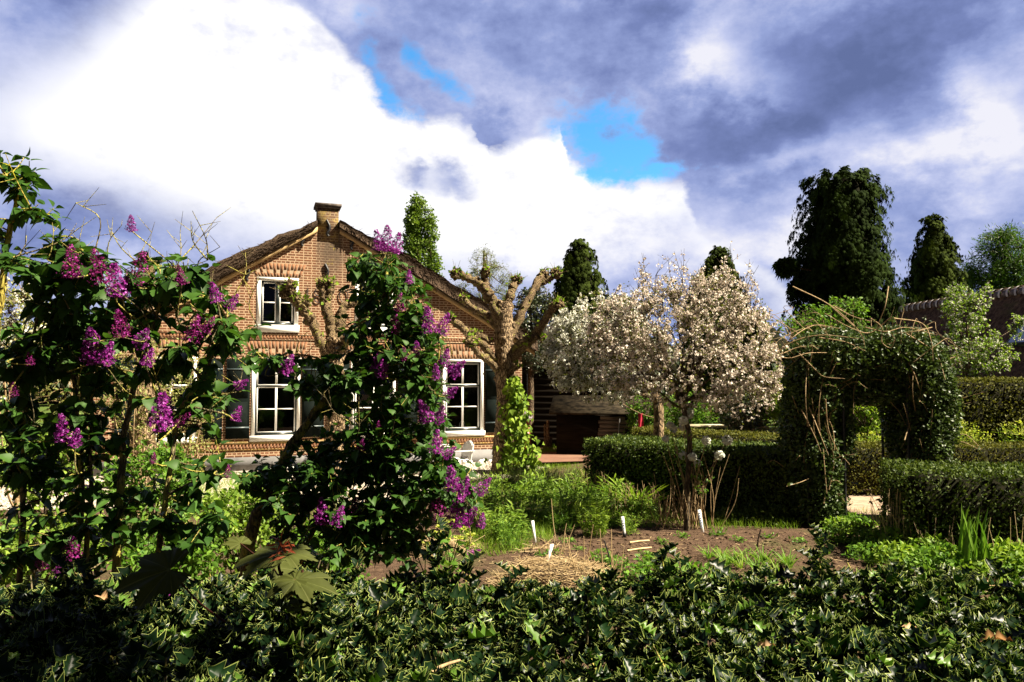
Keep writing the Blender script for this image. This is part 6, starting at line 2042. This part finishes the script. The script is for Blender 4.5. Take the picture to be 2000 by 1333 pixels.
grass_zone([(905, 968), (960, 925), (1050, 912), (1150, 910), (1235, 960), (1240, 990), (1120, 1000), (1000, 1000), (920, 1000)], 11000, 0.12)
grass_zone([(1040, 878), (1150, 876), (1150, 884), (1040, 886)], 2500, 0.15)
grass_zone([(880, 1010), (1080, 1000), (1080, 1080), (930, 1090)], 3500, 0.14)
grass_zone([(1640, 1000), (2000, 1010), (2000, 1100), (1680, 1060)], 3000, 0.14)
grass_zone([(300, 930), (520, 930), (700, 1000), (500, 1090), (250, 1090)], 9000, 0.16)
grass_zone([(1130, 985), (1560, 1005), (1560, 1035), (1180, 1030)], 5000, 0.13)
tag(mb.build('grass', M_grass), 'short green grass growing in the beds and beside the terrace', 'grass', kind='stuff')

# clods, chips and litter on the bare soil
mb = MB()
def zone_pts(poly_px, n):
    g = np.array([gxy(*p)[:2] for p in poly_px]); lo, hi = g.min(0), g.max(0)
    return np.concatenate([lo + (hi - lo) * rng.random((n, 2)), np.zeros((n, 1))], 1)
for q_ in zone_pts([(930, 1040), (1660, 1040), (1700, 1180), (900, 1180)], 2600):
    r_ = 0.006 + 0.02 * rng.random() ** 3
    mb.blob(q_ + [0, 0, r_ * 0.3], r_, 0, 0.25, sq=(1.2, 1, 0.7))
q_ = zone_pts([(930, 1040), (1660, 1040), (1700, 1180), (900, 1180)], 900)
STRAW0 = T([(-0.03, 0, 0), (0.03, 0, 0), (0.03, 1, 0), (-0.03, 1, 0)], [[0, 1, 2, 3]])
scatter(mb, STRAW0, q_ + [0, 0, .012], unit(rdir(900) * [1, 1, .1]), unit(rdir(900) * .3 + [0, 0, 1]), 0.03 + 0.08 * rng.random(900), mat=1)
tag(mb.build('soil_litter', [M_soil, M_straw]), 'clods of earth and bits of straw strewn over the bare soil', 'litter', kind='stuff')

# dry grasses and dead stems
def dry_clump(name, label, loc, n, h, spread, lean=0.25, mat=M_dry, cat='dry plant'):
    mb_ = MB()
    for _ in range(n):
        a, r_ = rng.random() * 6.28, spread * math.sqrt(rng.random())
        b_ = np.array([r_ * math.cos(a), r_ * 0.5 * math.sin(a), 0]); hh = h * (0.5 + 0.6 * rng.random())
        e_ = b_ + np.array([lean * hh * rng.standard_normal(), lean * hh * rng.standard_normal(), hh])
        mb_.tube(smooth_path([b_, (b_ + e_) / 2 + 0.03 * rng.standard_normal(3), e_], 6), [0.0045] if False else 0.0038, 4, cap=False)
    o = mb_.build(name, mat); o.location = tuple(loc)
    return tag(o, label, cat, 'dry stems left from winter')


dry_clump('dry_grass', 'tuft of dry beige grass between the catmint and the daylily', gxy(1178, 978), 150, 0.55, 0.4)
dry_clump('dry_stems', 'bundle of brown dead stems at the foot of the snowball bush', gxy(1325, 1030), 60, 0.55, 0.3, 0.3, M_twig)
dry_clump('dry_stems', 'pale dead stems standing in the border right of the arch', gxy(1760, 1080), 46, 0.85, 0.35, 0.2)
dry_clump('dry_stems', 'reddish dead stems under the near right hedge', gxy(1835, 1095), 60, 0.55, 0.5, 0.15, M_bark)
dry_clump('dry_stems', 'few tall dead stems at the right edge before the dark hedge', gxy(1960, 1120), 9, 0.7, 0.35, 0.06)
dry_clump('dry_stems', 'dead stems under the front clipped hedge', gxy(1240, 1005), 60, 0.5, 0.5, 0.2, M_twig)

# straw heaps
STRAW = T([(-0.011, 0, 0), (0.011, 0, 0), (0.011, 1, 0), (-0.011, 1, 0), (0, 0, 0.012), (0, 1, 0.012)], [[0, 3, 5, 4], [1, 4, 5, 2], [0, 1, 2, 3]])


def straw(loc, rx, ry, h, n, label, up=0, ln=0.34):
    mb_ = MB()
    p, d = ell_pts(n, (0, 0, 0), (rx, ry, h), 0.5)
    p[:, 2] = np.abs(p[:, 2])
    dd = unit(np.stack([rng.standard_normal(n), rng.standard_normal(n), 0.22 * rng.standard_normal(n)], -1))
    L = ln * (0.3 + 0.9 * rng.random(n))
    p = p - dd * L[:, None] / 2; p[:, 2] = np.maximum(p[:, 2], 0.01)
    scatter(mb_, STRAW, p, dd, unit(rdir(n) * .5 + [0, 0, 1]), L)
    mb_.blob((0, 0, 0), 1.0, 3, 0.05, sq=(rx * 0.85, ry * 0.85, h * 0.75), mat=1)
    for _ in range(up):
        b_ = np.array([rng.uniform(-0.3, 1.0) * rx, rng.uniform(-.5, .6) * ry, 0]); e_ = b_ + np.array([0.10 * rng.standard_normal(), 0.06 * rng.standard_normal(), 0.35 + 0.35 * rng.random()])
        mb_.tube([b_, (b_ + e_) / 2 + 0.01 * rng.standard_normal(3), e_], [0.006, 0.0055, 0.004], 5)
    o = mb_.build('straw_heap', [M_straw, M_soil]); o.location = tuple(loc)
    return tag(o, label, 'straw', 'heaps of straw on the beds')


straw(gxy(1085, 1150), 0.70, 0.5, 0.34, 1100, 'heap of straw and stalks with upright canes just behind the holly', 12)
straw(gxy(838, 1072), 0.75, 0.5, 0.10, 520, 'flat bright layer of straw under the right lilac', 0)
straw(gxy(1060, 1078), 0.3, 0.2, 0.05, 90, 'small scatter of straw around the tilted white stake', 3)

# plant labels and canes
M_label = solid_mat('white_plastic', (0.80, 0.80, 0.80), (0.84, 0.84, 0.85), 5, 0.4, 0.5)
M_ink = solid_mat('blue_ink', (0.25, 0.36, 0.55), (0.35, 0.45, 0.6), 60, 0.5)


def stake(px, py, hpx, lean, label, wd=0.042, mark=None, foot=None):
    b_ = gxy(px, py); k = b_[1] / FPX; h = hpx * k
    mb_ = MB()
    def sec(z0, z1, mat, pr=0.0):
        l0, l1 = lean * z0, lean * z1
        v = [(x + l, y, z) for z, l in ((z0, l0), (z1, l1)) for x, y in ((-wd / 2 - pr, -0.004 - pr), (wd / 2 + pr, -0.004 - pr), (wd / 2 + pr, 0.004 + pr), (-wd / 2 - pr, 0.004 + pr))]
        mb_.add(v, [[0, 1, 5, 4], [1, 2, 6, 5], [2, 3, 7, 6], [3, 0, 4, 7], [4, 5, 6, 7], [3, 2, 1, 0]], None, mat)
    sec(-0.08, h, 0)
    if mark:
        for z in np.arange(h * 0.2, h * 0.85, 0.035):
            w0 = wd * 0.28 * (0.5 + rng.random()); cx = lean * z
            mb_.add([(cx - w0, -0.0058, z), (cx + w0, -0.0058, z), (cx + w0, -0.0058, z + 0.012 + 0.008 * rng.random()), (cx - w0, -0.0058, z + 0.015)], [[0, 1, 2, 3]], None, 1)
    if foot: sec(0.0, h * 0.25, 2, 0.003)
    o = mb_.build('plant_label', [M_label, M_ink, M_iron]); o.location = tuple(b_)
    return tag(o, label, 'plant label', 'white plant labels in the beds')


stake(1045, 1060, 42, -0.12, 'upright white plant label in the sunny bed, left of the bare soil')
stake(1068, 1098, 34, 0.30, 'short white plant label leaning right at the edge of the straw heap', 0.045)
stake(1220, 1050, 40, -0.10, 'white plant label with blue marks and a black foot', 0.042, True, True)
stake(1372, 1040, 43, -0.14, 'tall white plant label with blue writing marks right of the snowball bush', 0.05, True)
stake(1347, 1166, 40, -0.06, 'grey narrow plant label among the seedlings', 0.022)


def cane(px, py, px2, py2, r_, label, mat, name='garden_cane'):
    b_ = gxy(px, py); e_ = P(px2, py2, b_[1])
    mb_ = MB(b_); mb_.tube([b_ - [0, 0, .05], (b_ + e_) / 2 + 0.006 * rng.standard_normal(3), e_], [r_, r_ * .95, r_ * .85], 6, 0.05)
    o = mb_.build(name, mat, None, True, b_)
    return tag(o, label, 'cane')


cane(1195, 1108, 1180, 1056, 0.010, 'dark leaning cane in the bare soil', M_iron)
cane(1205, 1150, 1195, 1105, 0.009, 'pale cane in line below the dark leaning one', M_dry)
cane(1477, 1078, 1486, 1034, 0.012, 'short black stick in the bare soil at the right', M_bark_dark)
cane(1498, 1120, 1497, 1100, 0.016, 'short grey peg among the bulb tufts', M_plinth, 'peg')
for (a, b, lab) in (((1230, 1062), (1268, 1058), 'pale stick lying flat on the soil below the marked label'), ((1225, 1078), (1272, 1072), 'pale split stalk lying on the soil')):
    p0, p1 = gxy(*a), gxy(*b)
    mb = MB(p0); mb.tube([p0 + [0, 0, .015], (p0 + p1) / 2 + [0, 0, .02], p1 + [0, 0, .015]], 0.013, 6, 0.05)
    tag(mb.build('fallen_stick', M_dry, None, True, p0), lab, 'stick')

# ------------------------------------------------------------------ white garden chair and table on the gravel
def chair(loc, rz, label):
    t = empty('garden_chair', loc, label, 'chair', None, rz)
    t.scale = (0.92, 0.92, 0.92)
    mb_ = MB()       # seat faces +x; slats
    for i in range(6):
        y0 = -0.25 + i * 0.084
        mb_.box(-0.22, 0.26, y0, y0 + 0.07, 0.40, 0.425)
    mb_.build('seat', M_white, t)
    mb_ = MB()       # fan back of slats with rounded top, leaning back
    for i in range(7):
        y0 = -0.27 + i * 0.078
        h_ = 0.88 - 0.14 * abs((y0 + 0.035) / 0.27) ** 2
        v = []
        for z in np.linspace(0.42, h_, 6):
            x = -0.22 - 0.30 * (z - 0.42)
            v += [(x, y0, z), (x, y0 + 0.066, z), (x - 0.02, y0 + 0.066, z), (x - 0.02, y0, z)]
        F = []
        for s_ in range(5):
            for a_ in range(4):
                F.append([s_ * 4 + a_, s_ * 4 + (a_ + 1) % 4, (s_ + 1) * 4 + (a_ + 1) % 4, (s_ + 1) * 4 + a_])
        F += [[20, 21, 22, 23], [3, 2, 1, 0]]
        mb_.add(v, F)
    mb_.build('backrest', M_white, t)
    for sg in (-1, 1):
        mb_ = MB(); mb_.tube(smooth_path([(0.27, sg * 0.29, 0.0), (0.25, sg * 0.28, 0.35), (0.22, sg * 0.30, 0.62)], 10), 0.016, 8); mb_.build('leg', M_white, t, True)
        mb_ = MB(); mb_.tube(smooth_path([(-0.34, sg * 0.28, 0.0), (-0.26, sg * 0.27, 0.35), (-0.30, sg * 0.29, 0.66), (-0.34, sg * 0.26, 0.80)], 12), 0.016, 8); mb_.build('leg', M_white, t, True)
        mb_ = MB(); mb_.box(-0.33, 0.28, sg * 0.30 - 0.035, sg * 0.30 + 0.035, 0.625, 0.65); mb_.build('armrest', M_white, t)
    return t


cp = gxy(893, 928)
chair(tuple(cp), R(210), 'white slatted garden chair with rounded back on the gravel, right of the lilac')
tb = np.array([P(845, 900, cp[1] + 0.3)[0], cp[1] + 0.3, 0])
t = empty('garden_table', tb, 'white garden table half hidden by the lilac beside the chair', 'table')
mb = MB(); mb.tube([(0, 0, 0.66), (0, 0, 0.695)], [0.46, 0.47], 28); mb.build('tabletop', M_white, t)
for k in range(4):
    a = k * math.pi / 2 + 0.6
    mb = MB(); mb.tube(smooth_path([(0.40 * math.cos(a), 0.40 * math.sin(a), 0), (0.28 * math.cos(a), 0.28 * math.sin(a), 0.4), (0.36 * math.cos(a), 0.36 * math.sin(a), 0.66)], 8), 0.017, 8); mb.build('leg', M_white, t, True)
# white boulders edging the terrace along the plinth
bproto = []
for i in range(34):
    u = -1.5 + i * 0.185 + 0.03 * rng.standard_normal()
    p = HC + hu * u - hn * (0.22 + 0.04 * rng.standard_normal())
    if i < 4:
        mb = MB(); mb.blob((0, 0, 0.03), 0.065, 2, 0.06, sq=(1, .8, .75)); o = mb.build('edging_stone', M_white, None, True); bproto.append(o)
    else:
        o = bproto[i % 4].copy(); link(o)
    s = 0.8 + 0.5 * rng.random(); o.location = tuple(p); o.rotation_euler = (0, 0, rng.random() * 6); o.scale = (s, s, s)
    tag(o, 'rounded white stone in the row edging the house plinth', 'stone', 'white stones along the plinth')

# ------------------------------------------------------------------ things in the shade by the barn
yb = gxy(1070, 879)
t = empty('tree_stump_post', yb, 'dark stump with two pale posts stuck in it at the edge of the drive', 'post')
mb = MB(); mb.tube([(0, 0, -.03), (0, 0, 0.2), (0.01, 0, 0.42)], [0.17, 0.14, 0.13], 12, 0.08); mb.build('stump', M_bark_dark, t)
mb = MB(); mb.tube([(0.0, 0, 0.3), (0.0, 0, 0.95)], [0.055, 0.05], 8, 0.05); mb.build('post', M_bark, t)
mb = MB(); mb.tube([(-0.09, 0, 0.3), (-0.10, 0, 0.82)], [0.03, 0.028], 8, 0.05); mb.build('post', M_bark, t)


def sack(px, py, r_, mat, label):
    b_ = gxy(px, py); mb_ = MB()
    V, F = ICO[3]
    V = V.copy()
    V[:, 2] = np.maximum(V[:, 2], -0.35)
    cr_ = np.array([mnoise.noise(Vector(v * 2.5)) * 0.15 + mnoise.noise(Vector(v * 7)) * 0.07 for v in V])
    V = V * (1 + cr_)[:, None] * np.array([1.15, 0.8, 0.85]) * r_
    V[:, 2] += 0.35 * r_ * 0.9
    mb_.add(V, F)
    mb_.tube([(0.1 * r_, 0, 1.05 * r_), (0.3 * r_, 0, 1.4 * r_)], [0.12 * r_, 0.25 * r_], 8, 0.1)
    o = mb_.build('garden_sack', mat); o.location = tuple(b_)
    return tag(o, label, 'sack', 'garden waste sacks by the barn')


M_gsack = solid_mat('green_plastic', (0.05, 0.42, 0.06), (0.09, 0.55, 0.10), 6, 0.35, 0.5)
M_ssack = solid_mat('silver_plastic', (0.30, 0.33, 0.40), (0.5, 0.54, 0.6), 9, 0.3, 0.6)
sack(1121, 872, 0.26, M_gsack, 'bright green plastic sack at the end of the hedge')
sack(1094, 871, 0.22, M_ssack, 'crumpled silver grey sack between the green ones')
sack(1080, 873, 0.14, M_gsack, 'small green sack half behind the stump')
# red crate and hanging basket beside the barn
b_ = gxy(1025, 872); b_[1] = 23.0; b_[0] = P(1026, 850, 23.0)[0]
mb = MB(); mb.box(-0.14, 0.14, -0.12, 0.12, 0.0, 0.74); mb.box(-0.155, 0.155, -0.135, 0.135, 0.741, 0.79); mb.box(-0.10, 0.10, -0.128, -0.121, 0.2, 0.6)
o = mb.build('fire_box', solid_mat('red_paint', (0.42, 0.03, 0.02), (0.5, 0.05, 0.03), 6, 0.4)); o.location = tuple(b_)
tag(o, 'red box standing by the barn behind the ivy', 'box')
c_ = P(1030, 815, 23.2)
t = empty('hanging_basket', c_, 'hanging basket of pale lilac flowers in the shade of the barn', 'basket')
mb = MB(); p, d = ell_pts(260, (0, 0, 0), (0.17, 0.17, 0.2), 0.5); scatter(mb, BLOS, p, unit(rdir(260)), d, 0.045); mb.build('flowers', leaf_mat('pale_violet', (0.42, 0.38, 0.5), (0.62, 0.58, 0.66), 0.2, 0.7), t)
mb = MB(); mb.tube([(0, 0, -0.22), (0, 0, -0.08)], [0.08, 0.15], 10); mb.build('pot', M_bark_dark, t)
mb = MB(); mb.tube([(0, 0, 0), (0.0, 0.3, 1.35)], 0.006, 4); mb.build('chain', M_iron, t)
# red cloth on the line, and the line
c0, c1 = P(1205, 783, 19.5), P(1400, 850, 19.5)
c_ = P(1251, 808, 19.4)
mb = MB(c_)
V = []
for i in range(9):
    for j in range(7):
        V.append(c_ + np.array([-0.06 + 0.022 * j, 0.015 * math.sin(j * 1.4 + i * 0.3), -0.045 * i]))
mb.add(V, [[i * 7 + j, i * 7 + j + 1, (i + 1) * 7 + j + 1, (i + 1) * 7 + j] for i in range(8) for j in range(6)])
tag(mb.build('hanging_cloth', solid_mat('red_cloth', (0.45, 0.02, 0.05), (0.55, 0.03, 0.07), 10, 0.9), None, True, c_), 'narrow red cloth hanging from a line under the pear tree', 'cloth')
mb = MB(c_); mb.tube(smooth_path([P(1205, 783, 19.4), P(1251, 808, 19.4), P(1300, 822, 19.4)], 10), 0.008, 5)
tag(mb.build('washing_line', M_twig, None, True, c_), 'thin line strung under the pear tree holding the red cloth', 'line')
# firewood stack with a board on top behind the hedges
b_ = np.array([P(1372, 840, 18.6)[0], 18.6, 0])
t = empty('log_pile', b_, 'small log pile under a pale board behind the hedges', 'log pile')
logs = MB()
for i in range(6):
    for j in range(4):
        x, z = -0.36 + i * 0.145 + 0.07 * (j % 2), 0.58 + j * 0.13
        logs.tube([(x, -0.2, z), (x, 0.35, z)], 0.066 * (0.85 + 0.25 * rng.random()), 10)
logs.build('logs', M_bark, t)
mb = MB(); mb.box(-0.5, 0.5, -0.2, 0.35, 0.0, 0.50); mb.build('crate', M_barn, t)
mb = MB(); mb.box(-0.5, 0.55, -0.25, 0.4, 1.10, 1.14); mb.build('board', M_cream, t)
cane(1205, 900, 1210, 818, 0.02, 'thin pale rod leaning in front of the shed', M_plinth, 'rod')

# ------------------------------------------------------------------ unseen tree added behind the viewer to shade the left of the holly
rb = np.array([3.2, -1.6, 0.0])
rt = empty('added_shade_tree', rb, 'unseen leafy tree added behind the viewpoint to shade the holly hedge', 'tree')
mb = MB(rb); ml = MB(rb)
tw = branchy(mb, [rb, rb + [-0.1, 0.3, 2.6], np.array([2.2, 0.2, 5.0])], [0.16, 0.13, 0.08],
             [(np.array([1.0, 1.2, 5.3]), (1.2, 1.3, 0.7), 2.0), (np.array([2.4, 0.0, 6.2]), (1.5, 1.4, 1.2), 1.0)], 16, 200, 0.05, 0.006, 0.6, 0.3, 0.3)
mb.build('trunk', M_bark_dark, rt); leafy(ml, tw, 5, 0.12, HEART, 1.0, 0.6, 0.1, 0.08); ml.build('crown', M_green, rt)
